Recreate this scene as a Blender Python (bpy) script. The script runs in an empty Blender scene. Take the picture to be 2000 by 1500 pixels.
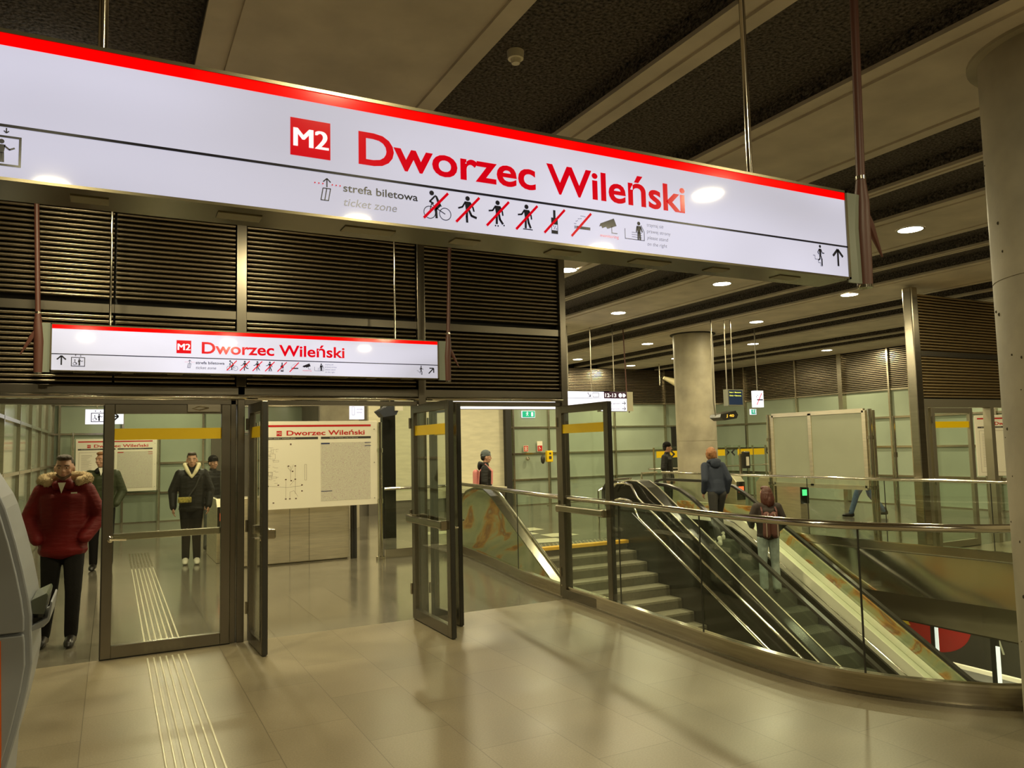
import bpy, bmesh, math, random
from mathutils import Vector, Matrix, Euler
from mathutils.geometry import tessellate_polygon
random.seed(7)
S = bpy.context.scene
COL = S.collection
R = math.radians

# ---------------------------------------------------------------- camera, world, exposure
cam_d = bpy.data.cameras.new('camera'); cam = bpy.data.objects.new('camera', cam_d); COL.objects.link(cam)
cam_d.sensor_fit = 'HORIZONTAL'; cam_d.sensor_width = 36.0; cam_d.lens = 36.0 * 1501.18 / 2000.0
cam_d.clip_start = 0.05; cam_d.clip_end = 200
PI_, RO_, YA_ = .0798103, -.0224164, .480399
_cy, _sy = math.cos(YA_), math.sin(YA_)
_fw = Vector((_sy * math.cos(PI_), _cy * math.cos(PI_), math.sin(PI_))); _rt = Vector((_cy, -_sy, 0)); _up = _rt.cross(_fw)
_r2 = math.cos(RO_) * _rt + math.sin(RO_) * _up; _u2 = -math.sin(RO_) * _rt + math.cos(RO_) * _up
M = Matrix((_r2, _u2, -_fw)).transposed().to_4x4(); M.translation = Vector((0, 0, 1.75))
cam.matrix_world = M
S.camera = cam
S.view_settings.view_transform = 'Standard'; S.view_settings.look = 'None'
S.view_settings.gamma = 1.0; S.view_settings.use_curve_mapping = False
S.view_settings.exposure = 0.0
W = bpy.data.worlds.new('world'); S.world = W; W.use_nodes = True
W.node_tree.nodes['Background'].inputs[0].default_value = (1, .9, .66, 1)
W.node_tree.nodes['Background'].inputs[1].default_value = 0.2
LAMP = (1.0, .875, .52)
LAMP_W = 62.0

# ---------------------------------------------------------------- materials
MATS = {}
def mat(name, col=(.8, .8, .8), rough=.5, metal=0.0, emit=None, es=0.0, spec=.5, bump=None, noise=None, coat=0.0):
    if name in MATS: return MATS[name]
    m = bpy.data.materials.new(name); m.use_nodes = True; nt = m.node_tree; b = nt.nodes['Principled BSDF']
    b.inputs['Base Color'].default_value = (*col, 1); b.inputs['Roughness'].default_value = rough
    b.inputs['Metallic'].default_value = metal; b.inputs['Specular IOR Level'].default_value = spec
    b.inputs['Coat Weight'].default_value = coat
    if emit: b.inputs['Emission Color'].default_value = (*emit, 1); b.inputs['Emission Strength'].default_value = es
    tc = nt.nodes.new('ShaderNodeTexCoord')
    if noise:   # (scale, amount) or (scale vec, amount)
        sc, am = noise
        mp = nt.nodes.new('ShaderNodeMapping'); nt.links.new(tc.outputs['Object'], mp.inputs['Vector'])
        mp.inputs['Scale'].default_value = sc if isinstance(sc, tuple) else (sc, sc, sc)
        n = nt.nodes.new('ShaderNodeTexNoise'); n.inputs['Scale'].default_value = 1; n.inputs['Detail'].default_value = 4
        nt.links.new(mp.outputs[0], n.inputs['Vector'])
        r = nt.nodes.new('ShaderNodeMapRange'); r.inputs[1].default_value = .3; r.inputs[2].default_value = .7
        r.inputs[3].default_value = 1 - am; r.inputs[4].default_value = 1 + am
        nt.links.new(n.outputs['Fac'], r.inputs[0])
        mx = nt.nodes.new('ShaderNodeMix'); mx.data_type = 'RGBA'; mx.blend_type = 'MULTIPLY'; mx.inputs['Factor'].default_value = 1
        mx.inputs['A'].default_value = (*col, 1); nt.links.new(r.outputs[0], mx.inputs['B']); nt.links.new(mx.outputs['Result'], b.inputs['Base Color'])
    if bump:    # (scale, strength)
        sc, st = bump
        mp = nt.nodes.new('ShaderNodeMapping'); nt.links.new(tc.outputs['Object'], mp.inputs['Vector'])
        mp.inputs['Scale'].default_value = sc if isinstance(sc, tuple) else (sc, sc, sc)
        n = nt.nodes.new('ShaderNodeTexNoise'); n.inputs['Scale'].default_value = 1; n.inputs['Detail'].default_value = 5
        nt.links.new(mp.outputs[0], n.inputs['Vector'])
        bp = nt.nodes.new('ShaderNodeBump'); bp.inputs['Strength'].default_value = st; bp.inputs['Distance'].default_value = .02
        nt.links.new(n.outputs['Fac'], bp.inputs['Height']); nt.links.new(bp.outputs[0], b.inputs['Normal'])
    MATS[name] = m
    return m

def glass_mat(name, tint, refl=1.0, rough=.0):
    m = bpy.data.materials.new(name); m.use_nodes = True; nt = m.node_tree; nt.nodes.clear()
    o = nt.nodes.new('ShaderNodeOutputMaterial'); t = nt.nodes.new('ShaderNodeBsdfTransparent'); g = nt.nodes.new('ShaderNodeBsdfGlossy')
    t.inputs[0].default_value = (*tint, 1); g.inputs['Color'].default_value = (1, 1, 1, 1); g.inputs['Roughness'].default_value = rough
    f = nt.nodes.new('ShaderNodeLayerWeight'); f.inputs[0].default_value = .5      # Schlick reflectance, the same on both sides of the pane
    pw = nt.nodes.new('ShaderNodeMath'); pw.operation = 'POWER'; pw.inputs[1].default_value = 5; nt.links.new(f.outputs['Facing'], pw.inputs[0])
    mu = nt.nodes.new('ShaderNodeMath'); mu.operation = 'MULTIPLY_ADD'; mu.inputs[1].default_value = .8 * refl; mu.inputs[2].default_value = .045 * refl; nt.links.new(pw.outputs[0], mu.inputs[0])
    x = nt.nodes.new('ShaderNodeMixShader'); nt.links.new(mu.outputs[0], x.inputs[0]); nt.links.new(t.outputs[0], x.inputs[1]); nt.links.new(g.outputs[0], x.inputs[2])
    nt.links.new(x.outputs[0], o.inputs[0]); MATS[name] = m
    return m

def tile_mat(name, c1, c2, mortar, rough, off=(0, 0), noise_amt=.12, rot=False):
    m = bpy.data.materials.new(name); m.use_nodes = True; nt = m.node_tree; b = nt.nodes['Principled BSDF']; L = nt.links
    tc = nt.nodes.new('ShaderNodeTexCoord'); mp = nt.nodes.new('ShaderNodeMapping'); L.new(tc.outputs['Object'], mp.inputs[0])
    mp.inputs['Rotation'].default_value = (0, 0, R(90)); mp.inputs['Location'].default_value = (off[0], off[1], 0)
    br = nt.nodes.new('ShaderNodeTexBrick'); L.new(mp.outputs[0], br.inputs['Vector'])
    br.inputs['Color1'].default_value = (*c1, 1); br.inputs['Color2'].default_value = (*c2, 1); br.inputs['Mortar'].default_value = (*mortar, 1)
    br.inputs['Scale'].default_value = 1; br.inputs['Mortar Size'].default_value = .003; br.inputs['Mortar Smooth'].default_value = .3
    br.inputs['Brick Width'].default_value = .92; br.inputs['Row Height'].default_value = .515; br.offset = .5
    n = nt.nodes.new('ShaderNodeTexNoise'); n.inputs['Scale'].default_value = 1.3; n.inputs['Detail'].default_value = 6; L.new(tc.outputs['Object'], n.inputs['Vector'])
    r = nt.nodes.new('ShaderNodeMapRange'); r.inputs[1].default_value = .15; r.inputs[2].default_value = .85; r.inputs[3].default_value = 1 - noise_amt * 1.8; r.inputs[4].default_value = 1 + noise_amt * 1.8
    L.new(n.outputs['Fac'], r.inputs[0])
    n2 = nt.nodes.new('ShaderNodeTexNoise'); n2.inputs['Scale'].default_value = 90; n2.inputs['Detail'].default_value = 3; L.new(tc.outputs['Object'], n2.inputs['Vector'])
    r2 = nt.nodes.new('ShaderNodeMapRange'); r2.inputs[1].default_value = .35; r2.inputs[2].default_value = .65; r2.inputs[3].default_value = .9; r2.inputs[4].default_value = 1.1
    L.new(n2.outputs['Fac'], r2.inputs[0])
    mm = nt.nodes.new('ShaderNodeMath'); mm.operation = 'MULTIPLY'; L.new(r.outputs[0], mm.inputs[0]); L.new(r2.outputs[0], mm.inputs[1])
    mx = nt.nodes.new('ShaderNodeMix'); mx.data_type = 'RGBA'; mx.blend_type = 'MULTIPLY'; mx.inputs['Factor'].default_value = 1
    L.new(br.outputs['Color'], mx.inputs['A']); L.new(mm.outputs[0], mx.inputs['B']); L.new(mx.outputs['Result'], b.inputs['Base Color'])
    r3 = nt.nodes.new('ShaderNodeMapRange'); r3.inputs[1].default_value = .1; r3.inputs[2].default_value = .9; r3.inputs[3].default_value = rough * .75; r3.inputs[4].default_value = rough * 1.3
    L.new(n.outputs['Fac'], r3.inputs[0]); L.new(r3.outputs[0], b.inputs['Roughness'])
    MATS[name] = m
    return m

def art_mat(name):   # green / amber stained marble
    m = bpy.data.materials.new(name); m.use_nodes = True; nt = m.node_tree; b = nt.nodes['Principled BSDF']; L = nt.links
    tc = nt.nodes.new('ShaderNodeTexCoord'); mp = nt.nodes.new('ShaderNodeMapping'); L.new(tc.outputs['Object'], mp.inputs[0]); mp.inputs['Scale'].default_value = (1, .55, .9)
    n = nt.nodes.new('ShaderNodeTexNoise'); n.inputs['Scale'].default_value = 1.6; n.inputs['Detail'].default_value = 9; n.inputs['Distortion'].default_value = 2.2; L.new(mp.outputs[0], n.inputs['Vector'])
    cr = nt.nodes.new('ShaderNodeValToRGB'); e = cr.color_ramp.elements
    e[0].position = .3; e[0].color = (.24, .27, .15, 1); e[1].position = .75; e[1].color = (.09, .04, .015, 1)
    for p, c in ((.46, (.36, .36, .22)), (.53, (.42, .38, .2)), (.58, (.5, .24, .05)), (.63, (.3, .11, .03)), (.68, (.38, .34, .18))):
        k = e.new(p); k.color = (*c, 1)
    L.new(n.outputs['Fac'], cr.inputs[0]); L.new(cr.outputs[0], b.inputs['Base Color']); b.inputs['Roughness'].default_value = .3
    MATS[name] = m
    return m

def map_mat(name):   # city map print
    m = bpy.data.materials.new(name); m.use_nodes = True; nt = m.node_tree; b = nt.nodes['Principled BSDF']; L = nt.links
    tc = nt.nodes.new('ShaderNodeTexCoord'); n = nt.nodes.new('ShaderNodeTexNoise'); n.inputs['Scale'].default_value = 9; L.new(tc.outputs['Object'], n.inputs['Vector'])
    ad = nt.nodes.new('ShaderNodeMixRGB'); ad.inputs[0].default_value = .12; L.new(tc.outputs['Object'], ad.inputs[1]); L.new(n.outputs['Color'], ad.inputs[2])
    v = nt.nodes.new('ShaderNodeTexVoronoi'); v.feature = 'DISTANCE_TO_EDGE'; v.inputs['Scale'].default_value = 62; L.new(ad.outputs[0], v.inputs['Vector'])
    cr = nt.nodes.new('ShaderNodeValToRGB'); cr.color_ramp.elements[0].color = (.50, .37, .36, 1); cr.color_ramp.elements[1].position = .1; cr.color_ramp.elements[1].color = (.66, .64, .5, 1)
    L.new(v.outputs['Distance'], cr.inputs[0]); L.new(cr.outputs[0], b.inputs['Base Color']); b.inputs['Roughness'].default_value = .4
    MATS[name] = m
    return m

steel = mat('brushed_steel', (.50, .455, .36), .2, 1, noise=((3, 3, 60), .12))
steel_dk = mat('dark_steel', (.36, .33, .27), .3, 1, noise=((40, 40, 2), .1))
frame_m = mat('door_frame_metal', (.20, .178, .14), .26, .9, noise=((2, 60, 2), .08))
slat_m = mat('louvre_metal', (.36, .305, .225), .27, 1)
cab_m = mat('bright_brushed_steel', (.78, .70, .52), .38, .9, noise=((3, 3, 40), .1))
chrome = mat('polished_steel', (.74, .7, .6), .12, 1)
concrete = mat('ceiling_concrete', (.60, .53, .43), .75, noise=(2.5, .14), bump=(8, .15))
rough_c = mat('rough_plaster', (.10, .083, .068), .9, noise=(46, 1.0), bump=(38, 1.0))
rough_c.node_tree.nodes['Bump'].inputs['Distance'].default_value = .05
col_c = mat('column_concrete', (.38, .335, .24), .55, noise=(3, .18), bump=(9, .12))
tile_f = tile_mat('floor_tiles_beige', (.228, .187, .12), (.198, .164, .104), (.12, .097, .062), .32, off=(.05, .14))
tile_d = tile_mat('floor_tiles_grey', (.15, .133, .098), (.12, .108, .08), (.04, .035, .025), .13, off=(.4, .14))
green = mat('green_wall_glass', (.335, .39, .295), .12, 0, noise=(1.2, .06), spec=.5)
green2 = mat('green_grey_board', (.34, .35, .25), .35, 0, noise=(1.5, .05))
cream = mat('cream_enamel', (.66, .61, .44), .4, 0, noise=((3, 3, 14), .08))
white_p = mat('white_print', (.86, .8, .64), .35)
red_p = mat('red_print', (.55, .012, .012), .35)
dark_p = mat('dark_print', (.05, .045, .04), .4)
black = mat('black_gloss', (.014, .014, .010), .22, spec=.35)
blackr = mat('black_rubber', (.03, .028, .022), .3)
darkm = mat('dark_backing', (.02, .018, .014), .6)
yellow = mat('yellow_film', (.88, .58, .005), .35)
yellow_t = mat('yellow_tread', (.78, .44, .03), .5)
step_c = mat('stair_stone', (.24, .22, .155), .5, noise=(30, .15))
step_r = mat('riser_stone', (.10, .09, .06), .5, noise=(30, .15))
esc_m = mat('escalator_step', (.125, .13, .10), .42)
clear = glass_mat('clear_glass', (.95, .975, .945), 1.0)
clear_t = glass_mat('balustrade_glass', (.93, .965, .925), 1.0)
sign_w = mat('lit_sign_white', (.40, .42, .56), .04, emit=(.78, .77, 1.0), es=.82)
def vary_sign():
    nt = sign_w.node_tree; b = nt.nodes['Principled BSDF']; tc = nt.nodes.new('ShaderNodeTexCoord'); n = nt.nodes.new('ShaderNodeTexNoise')
    mp = nt.nodes.new('ShaderNodeMapping'); mp.inputs['Scale'].default_value = (.8, .8, 2.2)
    nt.links.new(tc.outputs['Object'], mp.inputs[0]); nt.links.new(mp.outputs[0], n.inputs['Vector']); n.inputs['Scale'].default_value = 1.2; n.inputs['Detail'].default_value = 1
    r = nt.nodes.new('ShaderNodeMapRange'); r.inputs[1].default_value = .35; r.inputs[2].default_value = .65; r.inputs[3].default_value = .42; r.inputs[4].default_value = .66
    nt.links.new(n.outputs['Fac'], r.inputs[0]); nt.links.new(r.outputs[0], b.inputs['Emission Strength'])
vary_sign()
sign_r = mat('lit_sign_red', (.6, .0, .0), .08, emit=(1, .0, .0), es=.85)
sign_t = mat('sign_red_letters', (.45, .0, .005), .1, emit=(.7, .0, .01), es=.55)
sign_k = mat('sign_dark_print', (.02, .02, .04), .15)
sign_g = mat('sign_grey_print', (.12, .12, .14), .2, emit=(.3, .3, .38), es=.4)
sign_wt = mat('sign_white_letters', (.7, .7, .7), .1, emit=(.9, .88, 1), es=.75)
rust = mat('brown_painted_steel', (.10, .036, .024), .45)
frost = glass_mat('frosted_plate', (.5, .53, .46), 1.0, .25)
lamp_m = mat('lamp_disc', (1, 1, 1), .5, emit=(1, .96, .8), es=20)
galv = mat('kiosk_grey', (.33, .345, .37), .4, .2)
galv2 = mat('kiosk_dark_grey', (.2, .2, .19), .4, .3)
orange = mat('kiosk_orange', (.75, .13, .01), .4)
green_e = mat('exit_green', (.0, .3, .16), .4, emit=(.0, .55, .3), es=.5)
amber_led = mat('amber_led', (.1, .05, 0), .4, emit=(1, .55, .05), es=1.4)
red_led = mat('red_led', (.1, 0, 0), .4, emit=(1, .12, .03), es=2.2)
green_led = mat('green_led', (0, .1, 0), .4, emit=(.1, 1, .25), es=1.5)
screen_m = mat('screen_blue', (.02, .03, .06), .2, emit=(.03, .06, .12), es=.25)
art = art_mat('stained_marble')
citymap = map_mat('city_map_print')
skin = mat('skin', (.46, .25, .16), .5)
deckm = mat('escalator_deck_sheen', (.95, .90, .72), .3)  # near-white base colour stands in for light mirrored by the stainless deck
wallgrey = mat('grey_wall', (.13, .115, .085), .5, noise=(2, .1))

# ---------------------------------------------------------------- mesh helpers
class MB:
    def __init__(s): s.v = []; s.f = []; s.mi = []; s.cur = 0
    def add(s, vs, fs):
        o = len(s.v); s.v += [tuple(v) for v in vs]; s.f += [tuple(i + o for i in f) for f in fs]; s.mi += [s.cur] * len(fs); return s
    def box(s, x0, x1, y0, y1, z0, z1):
        v = [(x, y, z) for z in (z0, z1) for y in (y0, y1) for x in (x0, x1)]
        return s.add(v, [(0, 2, 3, 1), (4, 5, 7, 6), (0, 1, 5, 4), (2, 6, 7, 3), (0, 4, 6, 2), (1, 3, 7, 5)])
    def obox(s, c, rx, ry, rz, hx, hy, hz):   # oriented box: axes rx,ry,rz unit vectors, half sizes
        c, rx, ry, rz = map(Vector, (c, rx, ry, rz))
        v = [c + rx * hx * a + ry * hy * b + rz * hz * d for d in (-1, 1) for b in (-1, 1) for a in (-1, 1)]
        return s.add(v, [(0, 2, 3, 1), (4, 5, 7, 6), (0, 1, 5, 4), (2, 6, 7, 3), (0, 4, 6, 2), (1, 3, 7, 5)])
    def bar(s, p, q, w, h=None):               # square bar from p to q
        p, q = Vector(p), Vector(q); d = (q - p); L = d.length; d.normalize(); h = h or w
        u = Vector((0, 0, 1)) if abs(d.z) < .9 else Vector((1, 0, 0)); a = d.cross(u).normalized(); b = a.cross(d)
        return s.obox((p + q) / 2, a, d, b, w / 2, L / 2, h / 2)
    def tube(s, pts, r, n=10, closed=False, rs=None):
        pts = [Vector(p) for p in pts]; N = len(pts); rings = []
        pu = None
        for i, p in enumerate(pts):
            a = pts[i - 1] if i > 0 or closed else p; b = pts[(i + 1) % N] if i < N - 1 or closed else p
            d = (b - a).normalized()
            if pu is None:
                u = Vector((0, 0, 1)) if abs(d.z) < .9 else Vector((1, 0, 0)); x = d.cross(u).normalized()
            else: x = (pu - d * pu.dot(d)).normalized()
            pu = x; y = d.cross(x); rr = rs[i] if rs else r
            rings.append([p + x * rr * math.cos(2 * math.pi * k / n) + y * rr * math.sin(2 * math.pi * k / n) for k in range(n)])
        v = [q for g in rings for q in g]; f = []
        m = N if closed else N - 1
        for i in range(m):
            j = (i + 1) % N
            for k in range(n): f.append((i * n + k, i * n + (k + 1) % n, j * n + (k + 1) % n, j * n + k))
        if not closed: f.append(tuple(range(n - 1, -1, -1))); f.append(tuple((N - 1) * n + k for k in range(n)))
        return s.add(v, f)
    def cyl(s, c, r, z0, z1, n=32, r2=None):
        r2 = r if r2 is None else r2
        v = [(c[0] + r * math.cos(2 * math.pi * k / n), c[1] + r * math.sin(2 * math.pi * k / n), z0) for k in range(n)] + \
            [(c[0] + r2 * math.cos(2 * math.pi * k / n), c[1] + r2 * math.sin(2 * math.pi * k / n), z1) for k in range(n)]
        return s.add(v, [(k, (k + 1) % n, n + (k + 1) % n, n + k) for k in range(n)] + [tuple(range(n - 1, -1, -1)), tuple(range(n, 2 * n))])
    def prism(s, poly, axis, a, b):            # 2D polygon extruded along axis ('x': poly=(y,z); 'y': poly=(x,z); 'z': (x,y))
        def P(p, t): return {'x': (t, p[0], p[1]), 'y': (p[0], t, p[1]), 'z': (p[0], p[1], t)}[axis]
        n = len(poly); v = [P(p, a) for p in poly] + [P(p, b) for p in poly]
        tri = tessellate_polygon([[Vector((p[0], p[1], 0)) for p in poly]])
        return s.add(v, [tuple(t) for t in tri] + [tuple(n + i for i in reversed(t)) for t in tri] + [(k, (k + 1) % n, n + (k + 1) % n, n + k) for k in range(n)])
    def wall(s, path, z0, z1, t):              # thin vertical ribbon wall following a plan path, thickness t
        P = [Vector((p[0], p[1])) for p in path]; n = len(P); v = []
        for i, p in enumerate(P):
            d = (P[min(i + 1, n - 1)] - P[max(i - 1, 0)]).normalized(); nn = Vector((-d.y, d.x)) * t / 2
            for q in (p + nn, p - nn):
                for z in (z0, z1): v.append((q.x, q.y, z))
        f = []
        for i in range(n - 1):
            a, b = i * 4, i * 4 + 4
            f += [(a, a + 1, b + 1, b), (a + 2, b + 2, b + 3, a + 3), (a + 1, a + 3, b + 3, b + 1), (a, b, b + 2, a + 2)]
        f += [(0, 2, 3, 1), ((n - 1) * 4, (n - 1) * 4 + 1, (n - 1) * 4 + 3, (n - 1) * 4 + 2)]
        return s.add(v, f)
    def ball(s, c, r, seg=12, ring=8):
        rx, ry, rz = r if isinstance(r, tuple) else (r, r, r); v = []; f = []
        v.append((c[0], c[1], c[2] - rz))
        for i in range(1, ring):
            t = -math.pi / 2 + math.pi * i / ring
            for k in range(seg):
                a = 2 * math.pi * k / seg; v.append((c[0] + rx * math.cos(t) * math.cos(a), c[1] + ry * math.cos(t) * math.sin(a), c[2] + rz * math.sin(t)))
        v.append((c[0], c[1], c[2] + rz)); top = len(v) - 1
        for k in range(seg):
            f.append((0, 1 + (k + 1) % seg, 1 + k)); f.append((top, top - seg + k, top - seg + (k + 1) % seg))
            for i in range(ring - 2):
                a = 1 + i * seg; f.append((a + k, a + (k + 1) % seg, a + seg + (k + 1) % seg, a + seg + k))
        return s.add(v, f)
    def build(s, name, m, parent=None, smooth=False, bevel=0.0):
        me = bpy.data.meshes.new(name); me.from_pydata(s.v, [], s.f); 
        ms = m if isinstance(m, (list, tuple)) else [m]
        for x in ms: me.materials.append(x)
        if len(ms) > 1: me.polygons.foreach_set('material_index', s.mi)
        bm = bmesh.new(); bm.from_mesh(me); bmesh.ops.recalc_face_normals(bm, faces=bm.faces); bm.to_mesh(me); bm.free()
        o = bpy.data.objects.new(name, me); COL.objects.link(o)
        if parent is not None: o.parent = parent
        if smooth:
            me.polygons.foreach_set('use_smooth', [True] * len(me.polygons))
            if smooth != 'all': me.set_sharp_from_angle(angle=R(40))
        if bevel:
            md = o.modifiers.new('bevel', 'BEVEL'); md.width = bevel; md.segments = 2; md.limit_method = 'ANGLE'
        return o

def thing(name, label, cat, group=None, loc=(0, 0, 0), rz=0.0):
    o = bpy.data.objects.new(name, None); COL.objects.link(o); o.location = loc; o.rotation_euler = (0, 0, rz)
    o.empty_display_size = .1; o['label'] = label; o['category'] = cat
    if group: o['group'] = group
    return o
def tag(o, label, cat, group=None, kind=None):
    o['label'] = label; o['category'] = cat
    if group: o['group'] = group
    if kind: o['kind'] = kind
    return o
def struct(o): o['kind'] = 'structure'; return o
def sempty(name, loc=(0, 0, 0), rz=0):
    o = bpy.data.objects.new(name, None); COL.objects.link(o); o.location = loc; o.rotation_euler = (0, 0, rz); o['kind'] = 'structure'; return o

def text_mesh(string, width, cap, bold=0.0, shear=0.0):
    """vertices/faces in the XY plane, origin at the left end of the baseline"""
    def conv(t):
        cu = bpy.data.curves.new('t', 'FONT'); cu.body = t; cu.size = 1; cu.offset = bold; cu.shear = shear; cu.resolution_u = 4; cu.fill_mode = 'FRONT'
        ob = bpy.data.objects.new('t', cu); COL.objects.link(ob); bpy.context.view_layer.update()
        me = bpy.data.meshes.new_from_object(ob.evaluated_get(bpy.context.evaluated_depsgraph_get()))
        V = [tuple(v.co) for v in me.vertices]; F = [tuple(p.vertices) for p in me.polygons]
        bpy.data.objects.remove(ob); bpy.data.curves.remove(cu); bpy.data.meshes.remove(me); return V, F
    V, F = conv(string)
    if not V: return [], []
    Vc, _ = conv('D'); ch = max(v[1] for v in Vc) - min(v[1] for v in Vc)
    x0 = min(v[0] for v in V); x1 = max(v[0] for v in V); sy = cap / ch; sx = width / (x1 - x0) if width else sy
    return [((v[0] - x0) * sx, v[1] * sy) for v in V], F

class Fig:
    """flat printing on a plane: o origin, u right, w up, n outward; coordinates (a,b) in metres"""
    def __init__(s, o, u=(1, 0, 0), w=(0, 0, 1), n=(0, -1, 0), off=.0015):
        s.o, s.u, s.w, s.n = Vector(o), Vector(u), Vector(w), Vector(n); s.m = MB(); s.off = off
    def P(s, a, b, off=None): return s.o + s.u * a + s.w * b + s.n * (s.off if off is None else off)
    def poly(s, pts):
        tri = tessellate_polygon([[Vector((p[0], p[1], 0)) for p in pts]]); s.m.add([s.P(*p) for p in pts], [tuple(t) for t in tri]); return s
    def rect(s, a0, b0, a1, b1): s.m.add([s.P(a0, b0), s.P(a1, b0), s.P(a1, b1), s.P(a0, b1)], [(0, 1, 2, 3)]); return s
    def line(s, p, q, w):
        d = Vector((q[0] - p[0], q[1] - p[1])).normalized(); k = Vector((-d.y, d.x)) * w / 2
        s.m.add([s.P(p[0] + k.x, p[1] + k.y), s.P(p[0] - k.x, p[1] - k.y), s.P(q[0] - k.x, q[1] - k.y), s.P(q[0] + k.x, q[1] + k.y)], [(0, 1, 2, 3)]); return s
    def path(s, pts, w):
        for a, b in zip(pts, pts[1:]): s.line(a, b, w)
        for p in pts[1:-1]: s.circ(p, w / 2, 8)
        return s
    def circ(s, c, r, n=16): s.m.add([s.P(c[0] + r * math.cos(2 * math.pi * k / n), c[1] + r * math.sin(2 * math.pi * k / n)) for k in range(n)], [tuple(range(n))]); return s
    def ring(s, c, r, w, n=20):
        for k in range(n):
            a, b = 2 * math.pi * k / n, 2 * math.pi * (k + 1) / n
            s.line((c[0] + r * math.cos(a), c[1] + r * math.sin(a)), (c[0] + r * math.cos(b), c[1] + r * math.sin(b)), w)
        return s
    def frame(s, a0, b0, a1, b1, w):
        s.rect(a0, b0, a1, b0 + w); s.rect(a0, b1 - w, a1, b1); s.rect(a0, b0 + w, a0 + w, b1 - w); s.rect(a1 - w, b0 + w, a1, b1 - w); return s
    def text(s, t, a, b, width, cap, bold=0.0, shear=0.0):
        V, F = text_mesh(t, width, cap, bold, shear); s.m.add([s.P(a + v[0], b + v[1]) for v in V], F); return s
    def build(s, name, m, parent): return s.m.build(name, m, parent)

# ---------------------------------------------------------------- setting: floors
PL = [(5.16, 12.25), (4.98, 10.6), (4.84, 9.6), (4.71, 8.7), (4.63, 7.7), (4.585, 6.7), (4.52, 5.75), (4.47, 5.05), (4.46, 4.45), (4.51, 3.98), (4.64, 3.64), (4.81, 3.38), (4.98, 3.18), (5.17, 3.02), (5.6, 2.8), (6.3, 2.65)]
PR = [(10.6, 13.4), (10.55, 12.0), (10.52, 10.6), (10.52, 9.4), (10.56, 8.6), (10.68, 7.6), (10.8, 6.8), (10.88, 6.0), (10.95, 5.0), (11.0, 4.0), (10.9, 3.0)]
def smooth_path(p, k=5):
    out = []
    for i in range(len(p) - 1):
        a = p[max(i - 1, 0)]; b = p[i]; c = p[i + 1]; d = p[min(i + 2, len(p) - 1)]
        for j in range(k):
            t = j / k; t2, t3 = t * t, t * t * t
            out.append(tuple(.5 * (2 * b[m] + (c[m] - a[m]) * t + (2 * a[m] - 5 * b[m] + 4 * c[m] - d[m]) * t2 + (3 * b[m] - a[m] - 3 * c[m] + d[m]) * t3) for m in range(len(b))))
    out.append(p[-1]); return out
SL, SR = smooth_path(PL), smooth_path(PR)
YF = 7.615
def floor_poly(name, outer, hole, z, m):
    loops = [[Vector((x, y, 0)) for x, y in outer]] + ([[Vector((x, y, 0)) for x, y in hole]] if hole else [])
    tri = tessellate_polygon(loops); pts = [p for l in loops for p in l]; b = MB()
    n = len(pts); b.add([(p.x, p.y, z) for p in pts] + [(p.x, p.y, z - .12) for p in pts], [tuple(t) for t in tri] + [tuple(n + i for i in reversed(t)) for t in tri])
    o = 0; b2 = []
    for l in loops:
        k = len(l)
        b2 += [(o + i, o + (i + 1) % k, n + o + (i + 1) % k, n + o + i) for i in range(k)]; o += k
    b.f += b2; b.mi += [0] * len(b2)
    return struct(b.build(name, m))
# front hall floor (beige) and hall behind the doors (grey)
leftA = [p for p in SL if p[1] < YF]; leftB = [p for p in SL if p[1] >= YF]
rightA = [p for p in SR if p[1] < YF]; rightB = [p for p in SR if p[1] >= YF]
def xat(path, y):
    for a, b in zip(path, path[1:]):
        if (a[1] - y) * (b[1] - y) <= 0: return a[0] + (b[0] - a[0]) * (y - a[1]) / (b[1] - a[1] + 1e-9)
xl, xr = xat(SL, YF), xat(SR, YF)
front = [(-4, YF), (-4, -7), (19, -7), (19, YF), (xr, YF)] + rightA + [(10.9, 2.2), (6.3, 2.2)] + leftA[::-1] + [(xl, YF)]
floor_poly('floor', front, None, 0, tile_f)
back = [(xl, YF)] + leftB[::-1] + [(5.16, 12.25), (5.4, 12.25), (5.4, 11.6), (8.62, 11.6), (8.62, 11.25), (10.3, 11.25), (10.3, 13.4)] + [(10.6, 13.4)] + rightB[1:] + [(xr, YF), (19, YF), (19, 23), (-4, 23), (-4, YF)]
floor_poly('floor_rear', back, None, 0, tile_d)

# tactile guide strip (6+1 metal ribs running from the camera through the doors)
rib_m = mat('rib_steel', (.82, .77, .6), .3, .45)
t = thing('tactile_guide_strip', 'ribbed metal tactile guide strip running over the floor under the glass door', 'guide strip')
for k in range(7):
    x = .30 + k * .049
    pf = [(x + .008 * math.cos(math.pi * j / 6), .0055 * math.sin(math.pi * j / 6)) for j in range(7)]
    b = MB(); b.prism(pf, 'y', 2.0, 7.45); b.build('rib', rib_m, t, True)
    b = MB(); b.prism(pf, 'y', 7.75, 13.2); b.build('rib', rib_m, t, True)
    b = MB()
    for j in range(16): b.cyl((x, 13.45 + j * .12), .014, 0, .005, 8)
    b.build('stud_row', chrome, t)
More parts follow.
